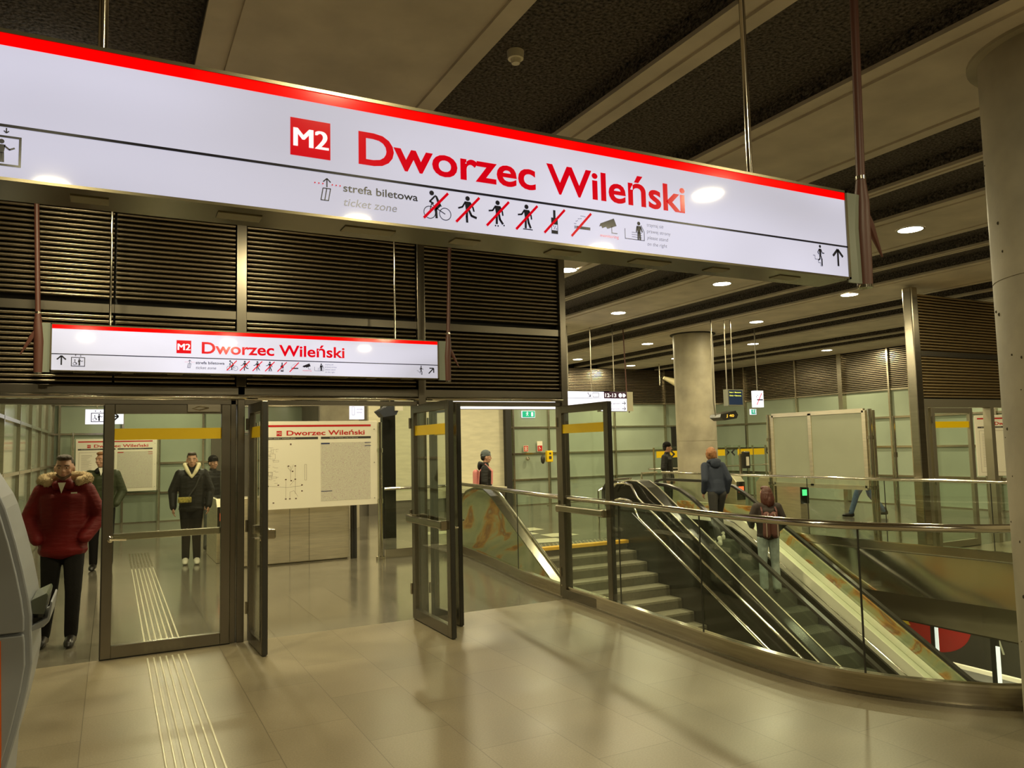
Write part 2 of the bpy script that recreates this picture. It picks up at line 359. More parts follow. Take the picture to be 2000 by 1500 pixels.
# light line inlaid in rear floor and patterned landing at the top of the stairs
t = thing('landing_inlay', 'pale wavy chequered floor inlay with studs above the top stair', 'floor inlay')
b = MB()
for r_ in range(6):
    for c_ in range(9):
        if (r_ + c_) % 2: continue
        x = 5.7 + c_ * .55 + .1 * math.sin(r_); y = 12.15 + r_ * .62
        if x > 7.7: continue
        b.add([(x, y, .004), (x + .3, y - .06, .004), (x + .62, y, .004), (x + .62, y + .45, .004), (x + .3, y + .52, .004), (x, y + .45, .004)], [(0, 1, 2, 3, 4, 5)])
b.build('pattern', mat('pale_inlay', (.62, .6, .42), .3), t)
b = MB()
for i in range(33):
    for j in range(4): b.cyl((5.5 + i * .08 + (j % 2) * .04, 11.72 + j * .08), .016, 0, .006, 6)
b.build('stud_field', mat('stud_metal', (.7, .66, .5), .3, .6), t)

# ---------------------------------------------------------------- ceiling
ZC = 4.1
panels = [(-7.0, -5.5), (-3.6, -2.1), (.41, 1.96), (4.29, 5.66), (7.42, 8.75), (10.45, 11.95), (13.5, 15.0), (16.6, 18.1)]
ribs = [(-4.9, -4.65), (-.95, -.7), (2.96, 3.23), (6.46, 6.60), (9.5, 9.64), (12.65, 12.79), (15.75, 15.9)]
b = MB()
for a, c in panels:
    for u, v, z in ((a, a + .12, ZC), (a + .12, a + .17, ZC + .02), (a + .17, c - .17, ZC), (c - .17, c - .12, ZC + .02), (c - .12, c, ZC)):
        b.box(u, v, -7, 23, z, ZC + .03)
for a, c in ribs:
    m_ = (a + c) / 2
    b.box(a, m_ - .02, -7, 23, ZC, ZC + .03); b.box(m_ + .02, c, -7, 23, ZC, ZC + .03); b.box(m_ - .02, m_ + .02, -7, 23, ZC + .02, ZC + .03)
struct(b.build('ceiling', concrete))
b = MB(); b.box(-8, 20, -7.2, 23.2, ZC + .14, ZC + .5)
for a, c in panels + ribs: b.box(a + .004, c - .004, -7, 23, ZC + .03, ZC + .141)
struct(b.build('ceiling_rough_plaster', rough_c))

# ---------------------------------------------------------------- walls
LV = [0, .74, 1.5, 2.27, 3.0]
def panel_wall(name, axis, pos, a, c, mull, side, wide=(), depth=.08):
    """green glass panelled wall with steel rails and louvres above; side = direction the wall faces (+1/-1) along the other axis"""
    t = sempty(name)
    def B(b, u0, u1, d0, d1, z0, z1):
        lo, hi = sorted((pos + side * d0, pos + side * d1))
        if axis == 'x': b.box(u0, u1, lo, hi, z0, z1)
        else: b.box(lo, hi, u0, u1, z0, z1)
    b = MB(); B(b, a, c, -.12, 0, 0, 3.0); b.build('panelling', green, t)
    b = MB(); B(b, a, c, -.16, -.1, 3.0, ZC + .3); b.build('backing', darkm, t)
    b = MB()
    for z in LV: B(b, a, c, 0, .05, max(z - .025, 0), z + .025)
    for u in mull:
        w = .14 if u in wide else .05
        B(b, u - w / 2, u + w / 2, 0, depth if u not in wide else .16, 0, ZC)
    b.build('frame', steel, t)
    b = MB(); z = 3.05
    while z < ZC - .05: B(b, a, c, -.03, .03, z, z + .022); z += .05
    b.build('slats', slat_m, t)
    return t
panel_wall('wall_rear', 'x', 20.0, 10.15, 18.3, [10.4, 11.6, 14.0, 16.0, 17.6], -1)
panel_wall('wall_right', 'y', 18.15, YF, 20.1, [8.8, 10.6, 12.2, 13.3, 14.75, 16.4, 18.5], -1, wide=(14.75,))
panel_wall('wall_rear_left', 'x', 22.0, -1.4, 4.9, [-1.15, .25, 2.15], -1)
panel_wall('wall_left', 'y', -1.3, YF + .05, 22.0, [8.2, 10.1, 12.0, 14.0, 15.9, 17.9, 19.7, 21.8], 1, depth=.05)
def wbox(name, bx, m): b = MB(); b.box(*bx); return struct(b.build(name, m))
wbox('wall_rear_middle', (4.9, 6.0, 19.9, 20.1, 0, 4.4), wallgrey)
wbox('wall_cream', (6.0, 10.15, 19.75, 20.1, .35, 4.4), cream)
wbox('trim_1', (9.98, 10.16, 19.6, 19.76, 0, 4.1), darkm)
wbox('trim_2', (6.0, 9.98, 19.78, 20.1, 0, .35), wallgrey)
wbox('wall_rear_step', (4.75, 4.95, 20.0, 22.1, 0, 4.4), wallgrey)
wbox('wall_back', (-4.2, 19, -7.2, -7.0, 0, 4.4), wallgrey)
wbox('wall_near_left', (-4.2, -4.0, -7, YF, 0, 4.4), wallgrey)
wbox('wall_near_right', (19.0, 19.2, -7, YF, 0, 4.4), wallgrey)
wbox('trim_3', (2.35, 3.3, 21.9, 21.99, 0, 2.2), wallgrey)
b = MB(); b.box(16.25, 17.1, 19.9, 19.99, 0, 2.25); o = b.build('door_6', darkm); struct(o)

# ---------------------------------------------------------------- facade (steel and glass screen with doors)
FD = (YF, YF + .13)
far_m = mat('far_frame_metal', (.42, .38, .28), .35, .8)
def fac_trim(n, boxes, fm=None):
    b = MB()
    for q in boxes: b.box(*q)
    return struct(b.build('trim_%d' % n, fm or frame_m, None, bevel=.004))
fac_trim(4, [(-3.8, 4.68, YF, YF + .13, 2.19, 2.235), (-3.8, 4.68, YF - .02, YF + .13, 2.28, 2.36)])
fac_trim(5, [(.985, 1.035, *FD, 0, 2.36), (1.045, 1.11, YF - .02, FD[1], 0, 2.36)])
fac_trim(6, [(2.845, 2.93, YF - .03, FD[1], 0, ZC)])
fac_trim(7, [(4.60, 4.68, YF - .03, FD[1], 0, ZC)])
fac_trim(8, [(1.03, 1.12, YF - .03, FD[1], 2.36, ZC)])
fac_trim(9, [(-3.8, 4.68, *FD, 3.93, ZC + .02)])
fac_trim(10, [(-1.14, -1.04, *FD, 0, 2.36), (-3.8, -1.04, YF + .04, YF + .08, 0, 2.36)])
b = MB(); b.tube([(-3.8, YF - .035, 2.258), (2.84, YF - .035, 2.258)], .02, 10); b.tube([(2.93, YF - .035, 2.258), (4.6, YF - .035, 2.258)], .02, 10)
tag(b.build('door_track_tube', chrome, None, True), 'bright steel tube running along the header above the glass doors', 'tube')
bays = [(-3.8, -.0, 'slatted steel louvre screen at the left, behind the small sign\'s left end'), (0.0, 1.03, 'slatted steel louvre screen above the closed glass door'),
        (1.12, 2.845, 'slatted steel louvre screen over the middle doorway with the map board'), (2.93, 4.6, 'rightmost slatted louvre screen, above the doorway beside the stairs')]
for a, c, lab in bays:
    t = thing('louvre_screen', lab, 'louvre screen', 'louvre screens above the glass doors')
    b = MB(); b.box(a, c, YF + .10, YF + .13, 2.36, 3.93); b.build('backing', darkm, t)
    b = MB(); z = 2.375
    while z < 3.91:
        if not (2.975 < z < 3.09):
            b.prism([(YF + .06, z + .040)] + [(YF + .034 - .03 * math.sin(math.pi * j / 7), z + .018 + .018 * math.cos(math.pi * j / 7)) for j in range(8)] + [(YF + .06, z + .01)], 'x', a + .01, c - .01)
        z += .0445
    b.build('slats', slat_m, t, True)
    b = MB(); b.box(a, c, YF - .005, YF + .06, 3.0, 3.08); b.build('mid_rail', frame_m, t, bevel=.003)

def door_leaf(n, hinge, ang, w, label_glass=True, bar_side=1, bar=True, z1=2.19, fm=None):
    """leaf from hinge point along direction ang (deg); local x along the leaf, local y its normal"""
    t = sempty('door_%d' % n, (hinge[0], hinge[1], 0), R(ang))
    b = MB(); sx = .085
    b.box(.004, sx, -.028, .028, .012, z1); b.box(w - sx, w - .004, -.028, .028, .012, z1)
    b.box(sx, w - sx, -.028, .028, .012, .115); b.box(sx, w - sx, -.028, .028, z1 - .085, z1)
    b.build('leaf_frame', fm or frame_m, t, bevel=.004)
    b = MB(); b.box(0, w, -.012, .012, 0, .012); b.box(w - .006, w + .004, -.02, .02, .01, z1 - .01); b.build('rubber_seal', blackr, t)
    b = MB(); b.box(sx - .006, w - sx + .006, -.006, .006, .11, z1 - .08); b.build('glass', clear, t)
    if label_glass:
        b = MB(); b.box(sx, w - sx, -.0085, .0085, 1.875, 1.975); b.build('yellow_strip', yellow, t)
    for z in (.25, 1.0, 1.95):
        b = MB(); b.cyl((-.008, -.034), .011, z, z + .11, 10); b.build('hinge', steel, t)
    if bar:
        s = bar_side
        b = MB(); b.box(-.02 + .05, w - .05, s * .085 - .02, s * .085 + .02, .995, 1.062)
        for x in (.06, w - .07): b.box(x - .03, x + .03, min(0, s * .10), max(0, s * .10), .985, 1.068)
        b.build('push_bar', steel, t, bevel=.008)
        b = MB(); q = w - .045; b.tube([(q, -s * .02, 1.0), (q, -s * .07, 1.0), (q - .1, -s * .075, .995)], .009, 8); b.ball((q, -s * .03, 1.0), (.022, .01, .03)); b.build('handle', chrome, t, True)
    return t
# leaf 1 (closed, left of the wide post), seen from outside: hinge on its right
t = door_leaf(1, (.985, 7.60), 180, 1.05, bar_side=-1, bar=False)
b = MB(); b.box(.085, .965, -.055, -.02, 1.0, 1.06); b.build('push_bar', steel, t, bevel=.006)   # on the far side
b = MB(); b.tube([(.985, .028, 1.02), (.985, .075, 1.02), (.86, .08, 1.012)], .010, 8); b.ball((.985, .03, 1.02), (.026, .01, .032)); b.build('handle', chrome, t, True)
b = MB(); b.box(.1, .38, .028, .062, 2.12, 2.19); b.tube([(.2, .066, 2.155), (.28, .068, 2.17), (.34, .066, 2.15), (.28, .068, 2.135), (.2, .066, 2.155)], .006, 6); b.build('door_closer', steel, t, bevel=.008)
t = door_leaf(2, (1.165, 7.60), -88, .64, bar=True, bar_side=1)
b = MB(); b.box(.0, .2, .03, .07, 2.1, 2.18); b.build('door_closer', steel, t, bevel=.008)
t = door_leaf(3, (2.80, 7.64), -90, 1.02, bar_side=-1)
t = door_leaf(4, (2.985, 7.60), -82, .56, bar=False)
b = MB(); b.tube([(.5, .03, 1.02), (.5, .075, 1.02), (.42, .08, 1.02)], .009, 8); b.build('handle', chrome, t, True)
t = door_leaf(5, (4.60, 7.66), -90, 1.02, bar_side=-1)
for q in ((1.0, ),): pass

# right-hand copy of the facade beyond the stairwell
b = MB(); b.box(10.93, 11.09, YF - .06, YF + .1, 0, ZC - .03); struct(b.build('trim_11', steel, None, bevel=.02))
fac_trim(12, [(11.09, 13.6, *FD, 2.2, 2.33), (11.18, 11.25, *FD, 0, 2.2), (12.86, 12.96, *FD, 0, 2.2)], far_m)
t = thing('louvre_screen', 'slatted steel louvre screen at far right beside the concrete pillar', 'louvre screen', 'louvre screens above the glass doors')
b = MB(); b.box(11.1, 13.8, YF + .1, YF + .13, 2.33, 4.0); b.build('backing', darkm, t)
b = MB(); z = 2.35
while z < 3.98:
    b.prism([(YF + .05, z + .040)] + [(YF + .034 - .03 * math.sin(math.pi * j / 7), z + .018 + .018 * math.cos(math.pi * j / 7)) for j in range(8)] + [(YF + .05, z + .01)], 'x', 11.1, 13.8); z += .047
b.build('slats', mat('louvre_bronze', (.62, .5, .3), .32, 1), t, True)
b = MB(); b.box(11.1, 13.8, YF - .005, YF + .06, 3.0, 3.08); b.build('mid_rail', frame_m, t)
door_leaf(7, (11.28, YF), 0, 1.05, bar=False, fm=far_m)
# door closer blob and posts on that side
t = thing('standing_post', 'slim bright steel pole between the tall steel post and far right door', 'post')
b = MB(); b.tube([(11.42, 8.35, 0), (11.42, 8.35, 2.1)], .022, 10); b.build('pole', chrome, t, True)
b = MB(); b.tube([(11.42, 8.35, 1.42), (11.42, 8.35, 1.5)], .034, 10); b.build('clamp', steel, t, True)

# ---------------------------------------------------------------- glass balustrades around the stairwell
def balustrade(name, label, path, joints, zr, rail_r, z_low, facem, curb_w=.05, side=1, rail_from=0):
    t = thing(name, label, 'balustrade')
    b = MB(); b.wall(path, 0 if z_low is None else z_low, .135, curb_w); b.build('curb', facem, t, 'a')
    b = MB(); b.wall(path, .135, .15, curb_w + .012); b.build('cap_strip', chrome, t)
    if z_low is None:
        b = MB(); b.wall(path, 0, .018, curb_w + .04); b.build('base_flange', steel_dk, t)
    idx = [0] + joints + [len(path) - 1]
    for a, c in zip(idx, idx[1:]):
        seg = list(path[a:c + 1])
        def sh(p, q, d): v = Vector((q[0] - p[0], q[1] - p[1])).normalized() * d; return (p[0] + v.x, p[1] + v.y)
        seg[0] = sh(seg[0], seg[1], .006); seg[-1] = sh(seg[-1], seg[-2], .006)
        b = MB(); b.wall(seg, .15, zr - rail_r, .012); b.build('glass_panel', clear_t, t)
    b = MB(); b.tube([(x, y, zr) for x, y in path[rail_from:]], rail_r, 14); b.build('handrail', chrome, t, True)
    for j in joints:
        x, y = path[j]; b = MB(); b.box(x - .005, x + .005, y - .005, y + .005, .15, zr); b.build('joint', blackr, t)
    return t
def near(path, y): return min(range(len(path)), key=lambda i: abs(path[i][1] - y))
balustrade('glass_balustrade', 'curved glass balustrade with steel kickplate and tube handrail in front of stairs', SL, [near(SL, y) for y in (9.07, 6.55, 5.15, 3.71)], 1.14, .028, None, steel, rail_from=near(SL, 11.7))
balustrade('glass_balustrade', 'far right glass balustrade with steel handrail above the polished steel fascia', SR, [near(SR, y) for y in (11.6, 9.48, 8.02, 6.5)], 1.10, .025, None, steel)
b = MB(); b.wall([(x + .0, y) for x, y in SR], -.62, -.002, .05); o = b.build('steel_fascia', chrome, None, 'a'); tag(o, 'polished steel fascia panel curving along the far edge of the stairwell', 'fascia')
b = MB(); b.wall([(11.5, 13.4), (11.5, 2.2)], -1.2, -.12, .1); struct(b.build('trim_13', mat('slab_edge_panel', (.46, .41, .28), .35), None))
# well lining under the near curb
b = MB(); b.wall([(x + .02, y) for x, y in SL], -1.3, -.002, .06); struct(b.build('wall_well', wallgrey, None))

# ---------------------------------------------------------------- staircase
t = thing('staircase', 'stone staircase with yellow top edge going down beside the escalator', 'stairs')
for k in range(26):
    y = 11.6 - k * .295; z = -k * .16
    b = MB(); b.cur = 0; b.box(5.44, 8.31, y - .295, y + .01, z - .16 - .3, z - .16)
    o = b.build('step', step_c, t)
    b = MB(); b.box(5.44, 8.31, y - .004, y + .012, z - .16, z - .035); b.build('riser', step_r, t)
b = MB(); b.box(5.44, 8.31, 11.52, 11.66, -.05, .006); b.build('yellow_edge', yellow_t, t, bevel=.006)

def incl(Y): return -(11.6 - Y) * .555
# black parapet wall between the stairs and the escalator
t = thing('stair_parapet', 'dark glossy parapet wall with rounded top between stairs and escalator', 'parapet')
prof = [(12.15, -.3), (12.13, .72), (12.0, .92), (11.8, 1.02), (11.5, 1.07), (11.25, 1.06), (11.0, .96)] + [(11.0 - k, .96 - .6 * k) for k in (.5, 2, 4, 8)] + [(3.0, -6.5)]
b = MB(); b.prism(prof, 'x', 8.33, 8.62); b.build('wall_panel', black, t)
b = MB()
for x in (8.335, 8.61): b.tube([(x, p[0], p[1] + .004) for p in prof[1:-1]], .010, 6)
b.build('edge_trim', mat('edge_trim_metal', (.45, .42, .3), .3, .8), t, True)
b = MB(); b.tube([(8.322, y, incl(y) + .60) for y in (11.4, 9, 6, 3.2)], .009, 6); b.build('wall_strip', chrome, t, True)
for h, top, lab in ((1.08, 1.03, 'upper'), (.74, .74, 'lower')):
    tt = thing('stair_handrail', '%s of the two steel tube handrails on the dark stair parapet' % lab, 'handrail', None)
    pts = [(8.24, 11.97, top - .18), (8.24, 11.88, top - .07), (8.24, 11.72, top - .01), (8.24, 11.5, top), (8.24, 11.3, top - .03), (8.24, 11.1, incl(11.1) + h - .03)] + [(8.24, y, incl(y) + h - .03) for y in (10.5, 9, 7, 5, 3.2)]
    b = MB(); b.tube(pts, .021, 10); b.build('tube', chrome, tt, True)
    for y in (11.5, 10.4, 9.2, 8.0, 6.8, 5.6):
        z = top if y > 11.3 else incl(y) + h - .03
        b = MB(); b.tube([(8.24, y, z - .02), (8.24, y, z - .05), (8.33, y, z - .06)], .007, 6); b.build('bracket', steel, tt, True)
# left parapet clad in stained marble with a sloping steel cap
t = thing('marble_parapet', 'low parapet clad in green and amber stained marble with sloping steel cap', 'parapet')
capz = [(12.1, .72), (12.02, .9), (11.85, 1.0), (11.55, 1.06), (11.2, 1.06), (10.9, .95)] + [(10.9 - k, .95 - .56 * k) for k in (1, 3, 6)]
b = MB(); b.prism([(12.1, -.4)] + capz + [(4.9, -4.0)], 'x', 5.28, 5.38); b.build('marble_face', art, t)
b = MB()
for i in range(len(capz) - 1):
    (y0, z0), (y1, z1) = capz[i], capz[i + 1]
    b.add([(5.26, y0, z0), (5.26, y1, z1), (5.42, y1, z1), (5.42, y0, z0), (5.26, y0, z0 + .02), (5.26, y1, z1 + .02), (5.42, y1, z1 + .02), (5.42, y0, z0 + .02)],
          [(0, 1, 2, 3), (4, 7, 6, 5), (0, 4, 5, 1), (3, 2, 6, 7), (0, 3, 7, 4), (1, 5, 6, 2)])
    b.add([(5.425, y0, z0 - .25), (5.425, y1, z1 - .25), (5.425, y1, z1 + .02), (5.425, y0, z0 + .02)], [(0, 1, 2, 3)])
b.build('steel_cap', steel, t)
b = MB(); b.tube([(5.43, p[0], p[1] + .04) for p in capz[2:]], .017, 8); b.build('handrail', chrome, t, True)

# ---------------------------------------------------------------- escalator
t = thing('escalator', 'escalator with dark grooved steps, glass sides and black handrails', 'escalator')
def belt(Y):
    if Y > 11.15: return 1.0
    z = .22 + .577 * (Y - 9.3)
    return min(1.0 - max(0, (11.15 - Y)) ** 2 * .25, z) if Y > 10.3 else z
EX0, EX1 = 8.9, 9.88
for k in range(20):
    y = 10.75 - k * .4; z = -.0 - k * .23
    if k == 0: z = -.01
    b = MB(); b.box(EX0, EX1, y - .4, y, z - .23, z - .0)
    for j in range(20):
        x = EX0 + (j + .5) * (EX1 - EX0) / 20; b.box(x - .012, x + .012, y - .398, y - .002, z, z + .006)
    b.build('step', esc_m, t)
b = MB(); b.box(EX0, EX1, 10.75, 12.4, -.1, .004); b.box(EX0 + .05, EX1 - .05, 10.76, 10.95, .004, .012); b.build('comb_plate', steel, t)
for x, nm in ((8.66, 'left'), (9.90, 'right')):
    ys = [12.6, 12.2, 11.8, 11.15, 10.9, 10.6, 10.3, 9.5, 7, 5, 3]
    b = MB(); n0 = len(ys)
    pr = [(y, belt(y) - .03) for y in ys] + [(y, belt(y) - .78) for y in reversed(ys)]
    b.prism(pr, 'x', x + .095, x + .107); b.build('glass_side', clear_t, t)
    hp = [(x + .1, 12.75, .45), (x + .1, 12.95, .62), (x + .1, 12.95, .82), (x + .1, 12.8, .96), (x + .1, 12.5, 1.0)] + [(x + .1, y, belt(y)) for y in (11.8, 11.15, 10.9, 10.6, 10.3, 10, 9.5, 7, 5, 3)]
    b = MB()
    for p, q in zip(hp, hp[1:]): b.bar(p, q, .075, .04)
    for p in hp: b.ball(p, (.036, .028, .022), 8, 6)
    b.build('handrail', blackr, t, True)
    b = MB(); b.tube([(p[0] , p[1], p[2] - .03) for p in hp[4:]], .008, 6); b.build('handrail_trim', chrome, t, True)
    b = MB(); pr = [(y, min(belt(y) - .72, .27)) for y in ys] + [(y, min(belt(y) - 1.2, -.2)) for y in reversed(ys)]
    b.prism(pr, 'x', (x + .17 if nm == 'left' else x - .02) , (x + .22 if nm == 'left' else x + .02)); b.build('skirt', black, t)
ys = [12.6, 11.6, 11.1, 10.8, 10.5, 10.2, 9.5, 7, 5, 3]
def dz(y): return min(belt(y) - .5, .36)
b = MB()
for y0, y1 in zip(ys, ys[1:]):
    for x0, x1, h in ((9.99, 10.12, 0), (10.135, 10.30, 0)):
        b.add([(x0, y0, dz(y0) + h), (x0, y1, dz(y1) + h), (x1, y1, dz(y1) + h), (x1, y0, dz(y0) + h), (x0, y0, dz(y0) - .3), (x0, y1, dz(y1) - .3), (x1, y1, dz(y1) - .3), (x1, y0, dz(y0) - .3)],
              [(0, 1, 2, 3), (4, 7, 6, 5), (0, 4, 5, 1), (3, 2, 6, 7), (0, 3, 7, 4), (1, 5, 6, 2)])
b.build('side_deck', deckm, t)
b = MB(); b.prism([(y, dz(y) + .19) for y in ys] + [(y, dz(y) - .5) for y in reversed(ys)], 'x', 10.33, 10.36)
for y0, y1 in zip(ys, ys[1:]):
    b.add([(10.31, y0, dz(y0)), (10.31, y1, dz(y1)), (10.43, y1, dz(y1) + .19), (10.43, y0, dz(y0) + .19)], [(0, 1, 2, 3)])
b.build('marble_side', art, t)
b = MB(); b.prism([(y, min(belt(y) - .55, .35)) for y in ys] + [(y, belt(y) - 1.6) for y in reversed(ys)], 'x', 8.63, 8.72)
b.build('inner_cladding', mat('escalator_cladding', (.14, .14, .1), .25, .7), t)
b = MB(); b.tube([(8.83, y, min(belt(y) - .6, .34)) for y in ys], .008, 6); b.tube([(9.87, y, min(belt(y) - .6, .34)) for y in ys], .008, 6); b.build('skirt_edge', chrome, t, True)

# rear guard rail above the escalator head
t = thing('guard_rail', 'short steel guard rail with bent corner at the head of the escalator', 'guard rail')
b = MB(); b.tube([(8.9, 13.35, .78), (9.35, 13.35, 1.0), (9.75, 13.35, 1.0)], .02, 8); b.tube([(9.98, 13.3, .9), (9.98, 13.3, 1.1), (10.5, 13.45, 1.1)], .022, 8)
b.tube([(8.9, 13.35, 0), (8.9, 13.35, .78)], .018, 8); b.tube([(9.98, 13.3, 0), (9.98, 13.3, .95)], .02, 8)
b.build('rail', chrome, t, True)

# ---------------------------------------------------------------- lower level
wbox('floor_lower', (4.5, 22.5, 2.2, 24, -5.2, -5.0), mat('platform_stone', (.22, .21, .17), .3, noise=(3, .1)))
wbox('wall_lower_front', (4.0, 23, 2.1, 2.2, -5.2, -.13), wallgrey)
wbox('wall_lower_rear', (4.0, 23, 24, 24.2, -5.2, -.13), wallgrey)
wbox('ceiling_lower', (11.56, 23, 2.2, 24, -1.25, -.95), mat('slab_soffit', (.2, .18, .13), .6))
wbox('wall_lower_left', (4.2, 4.3, 2.2, 24, -5.2, -1.3), wallgrey)
t = thing('platform_mural', 'big red half disc and yellow shapes mural on the platform wall below', 'mural')
b = MB(); b.box(22.3, 22.4, 4, 22, -5, -1.3); b.build('panel', mat('mural_dark', (.03, .028, .018), .3), t)
f = Fig((22.3, 0, 0), (0, -1, 0), (0, 0, 1), (-1, 0, 0), .01)
f.poly([(-15.45 + 1.25 * math.cos(a), -3.85 + .92 * math.sin(a)) for a in [2 * math.pi * k / 40 for k in range(40)]]).build('red_disc', mat('mural_red', (.30, .012, .008), .35), t)
f = Fig((22.3, 0, 0), (0, -1, 0), (0, 0, 1), (-1, 0, 0), .02)
for cx, cz in ((-16.95, -4.1), (-16.55, -4.4), (-16.3, -4.05)):
    f.poly([(cx + (.2 if k % 2 else .1) * math.cos(k * math.pi / 6), cz + (.17 if k % 2 else .09) * math.sin(k * math.pi / 6)) for k in range(12)])
f.build('yellow_shapes', mat('mural_yellow', (.6, .42, .03), .4), t)
f = Fig((22.3, 0, 0), (0, -1, 0), (0, 0, 1), (-1, 0, 0), .03)
f.path([(-14.2, -2.2), (-13.6, -3.4), (-13.3, -4.4)], .06); f.poly([(-13.0, -2.6), (-10.6, -4.2), (-10.6, -4.8), (-13.0, -3.3)]); f.build('pale_stripes', mat('mural_pale', (.3, .3, .2), .4), t)
b = MB(); b.box(21.0, 21.12, 4, 22, -4.7, -4.6); tag(b.build('platform_edge_rail', mat('pale_edge', (.8, .75, .55), .4), None), 'pale rail running along the platform below the mural', 'rail')
for i, (x, y) in enumerate(((17.2, 11.85), (16.7, 10.15))):
    t = thing('platform_post', ['dark post with a pale strip light, in front of the red mural disc', 'dark post with a pale strip light, nearest the concrete pillar, on the platform'][i], 'post')
    b = MB(); b.box(x - .06, x + .06, y - .06, y + .06, -5, -1.3); b.build('post', black, t)
    b = MB(); b.box(x - .08, x - .06, y - .14, y - .06, -3.9, -2.7); b.build('strip_light', mat('strip_light', (.8, .8, .8), .4, emit=(.9, .95, .85), es=.8), t)
t = thing('platform_bench', 'small pale bench beside the platform post below', 'bench')
b = MB(); b.box(17.0, 17.4, 9.4, 10.9, -4.45, -4.3); b.build('seat', mat('bench_beige', (.5, .45, .3), .4), t)
b = MB(); b.box(17.1, 17.2, 9.5, 9.6, -5, -4.45); b.build('leg', steel_dk, t); b = MB(); b.box(17.1, 17.2, 10.6, 10.7, -5, -4.45); b.build('leg', steel_dk, t)

# ---------------------------------------------------------------- columns
def column(label, c, r, zj):
    t = thing('concrete_column', label, 'column')
    b = MB(); b.cyl(c, r, 0, zj - .004, 64); b.cyl(c, r - .006, zj - .004, zj + .004, 64); b.cyl(c, r, zj + .004, ZC, 64)
    b.build('shaft', col_c, t, True)
    b = MB(); b.cyl(c, r + .06, ZC - .02, ZC + .01, 48); b.build('collar', darkm if r < .44 else col_c, t, True)
column('thick round pitted concrete pillar cut by the right edge of the photo', (5.17, 2.40), .51, 2.68)
column('round concrete column standing behind the escalator head', (11.31, 13.05), .43, 1.76)
column('round olive column half hidden behind the city map board', (4.28 + .3, 17.3), .43, 1.76)
# tiny pits on the near pillar
b = MB()
for k in range(60):
    a = random.uniform(2.2, 4.6); z = random.uniform(.3, 3.6); r_ = random.uniform(.003, .008)
    b.ball((5.17 + .51 * math.cos(a), 2.40 + .51 * math.sin(a), z), (r_, r_, r_ * random.uniform(.7, 1.8)), 6, 4)
pit = b.build('pits', mat('pit_dark', (.06, .05, .03), .9), [o for o in COL.objects if o.get('label', '').startswith('thick round pitted')][0])
pit['kind'] = 'stuff'

# ---------------------------------------------------------------- downlights
def downlight(x, y, label, group='round downlights recessed in the ceiling', r=.13):
    t = thing('ceiling_light', label, 'ceiling light', group, (x, y, ZC))
    b = MB(); n = 24
    v = [(q * math.cos(2 * math.pi * k / n), q * math.sin(2 * math.pi * k / n), z) for q, z in ((r + .018, -.001), (r + .018, -.008), (r, -.008), (r, .0)) for k in range(n)]
    b.add(v, [(i * n + k, i * n + (k + 1) % n, (i + 1) * n + (k + 1) % n, (i + 1) * n + k) for i in range(3) for k in range(n)]); b.build('trim_ring', steel, t, True)
    b = MB(); b.cyl((0, 0), r, -.006, -.003, 24); b.build('diffuser', lamp_m, t)
    ld = bpy.data.lights.new('downlight_lamp', 'AREA'); ld.shape = 'DISK'; ld.size = 2 * r * .9; ld.energy = LAMP_W; ld.color = LAMP
    lo = bpy.data.objects.new('lamp', ld); COL.objects.link(lo); lo.parent = t; lo.location = (0, 0, -.012)
    return t
VIS = [(5.42, 8.72, 'bright round downlight right next to the top corner of the louvre facade'),
       (8.08, 8.62, 'yellowish round downlight just below the middle of the big sign'),
       (8.09, 11.3, 'round downlight left of the column, in the middle pale ceiling strip'),
       (8.02, 5.5, 'largest round downlight, between the brown strut and the concrete pillar'),
       (10.72, 8.5, 'round downlight just below the lower tip of the brown strut'),
       (11.36, 11.2, 'round downlight in the pale strip right above and right of the column'),
       (11.3, 14.65, 'round downlight just left of the far column head'),
       (16.9, 14.2, 'small round downlight nearest the right-hand green wall'),
       (13.9, 13.85, 'small yellowish downlight above the departure screen rods'),
       (11.46, 18.0, 'small round downlight above the white sign marked 12-13'),
       (14.0, 19.0, 'tiny round downlight above the ceiling camera on the rear wall'),
       (14.1, 17.0, 'tiny round downlight just right of the far column')]
for x, y, l in VIS: downlight(x, y, l)
HID = [(-.4, 5.7), (1.6, 5.15), (-.5, -3.2), (2.2, -3.2), (5.2, -3.2), (5.0, -1.07), (1.2, -.2), (8.1, 2.4), (8.1, -.6),
       (1.2, 11.2), (1.2, 14.3), (1.2, 17.4), (1.2, 20.4), (-.7, 9.2), (5.0, 11.6), (5.0, 14.6), (5.0, 17.9), (8.1, 14.5), (8.1, 17.6), (2.8 - .9, 9.0), (16.9, 10.2), (14.2, 9.0), (14.2, 4.5), (11.2, 4.6)]
for x, y in HID: downlight(x, y, 'round ceiling downlight hidden behind the signs or outside the photo', 'downlights out of view')
for x, y, e in ((19.5, 13, 260), (19.5, 9, 240), (14, 9, 160), (8.6, 6, 60)):  # unseen fill lamps added under the slab to brighten the lower level
    z = -1.3 if x > 12 else -.9
    if x < 12: continue
    t = thing('platform_fill_lamp', 'added flat fill lamp, unseen under the slab, brightening the platform', 'ceiling light', 'added platform fill lamps', (x, y, -1.27))
    b = MB(); b.box(-.6, .6, -.1, .1, -.04, 0); b.build('housing', white_p, t)
    ld = bpy.data.lights.new('platform_fill_light', 'AREA'); ld.shape = 'RECTANGLE'; ld.size = 1.1; ld.size_y = .18; ld.energy = e; ld.color = (1, .9, .65)
    lo = bpy.data.objects.new('lamp', ld); COL.objects.link(lo); lo.parent = t; lo.location = (0, 0, -.05)

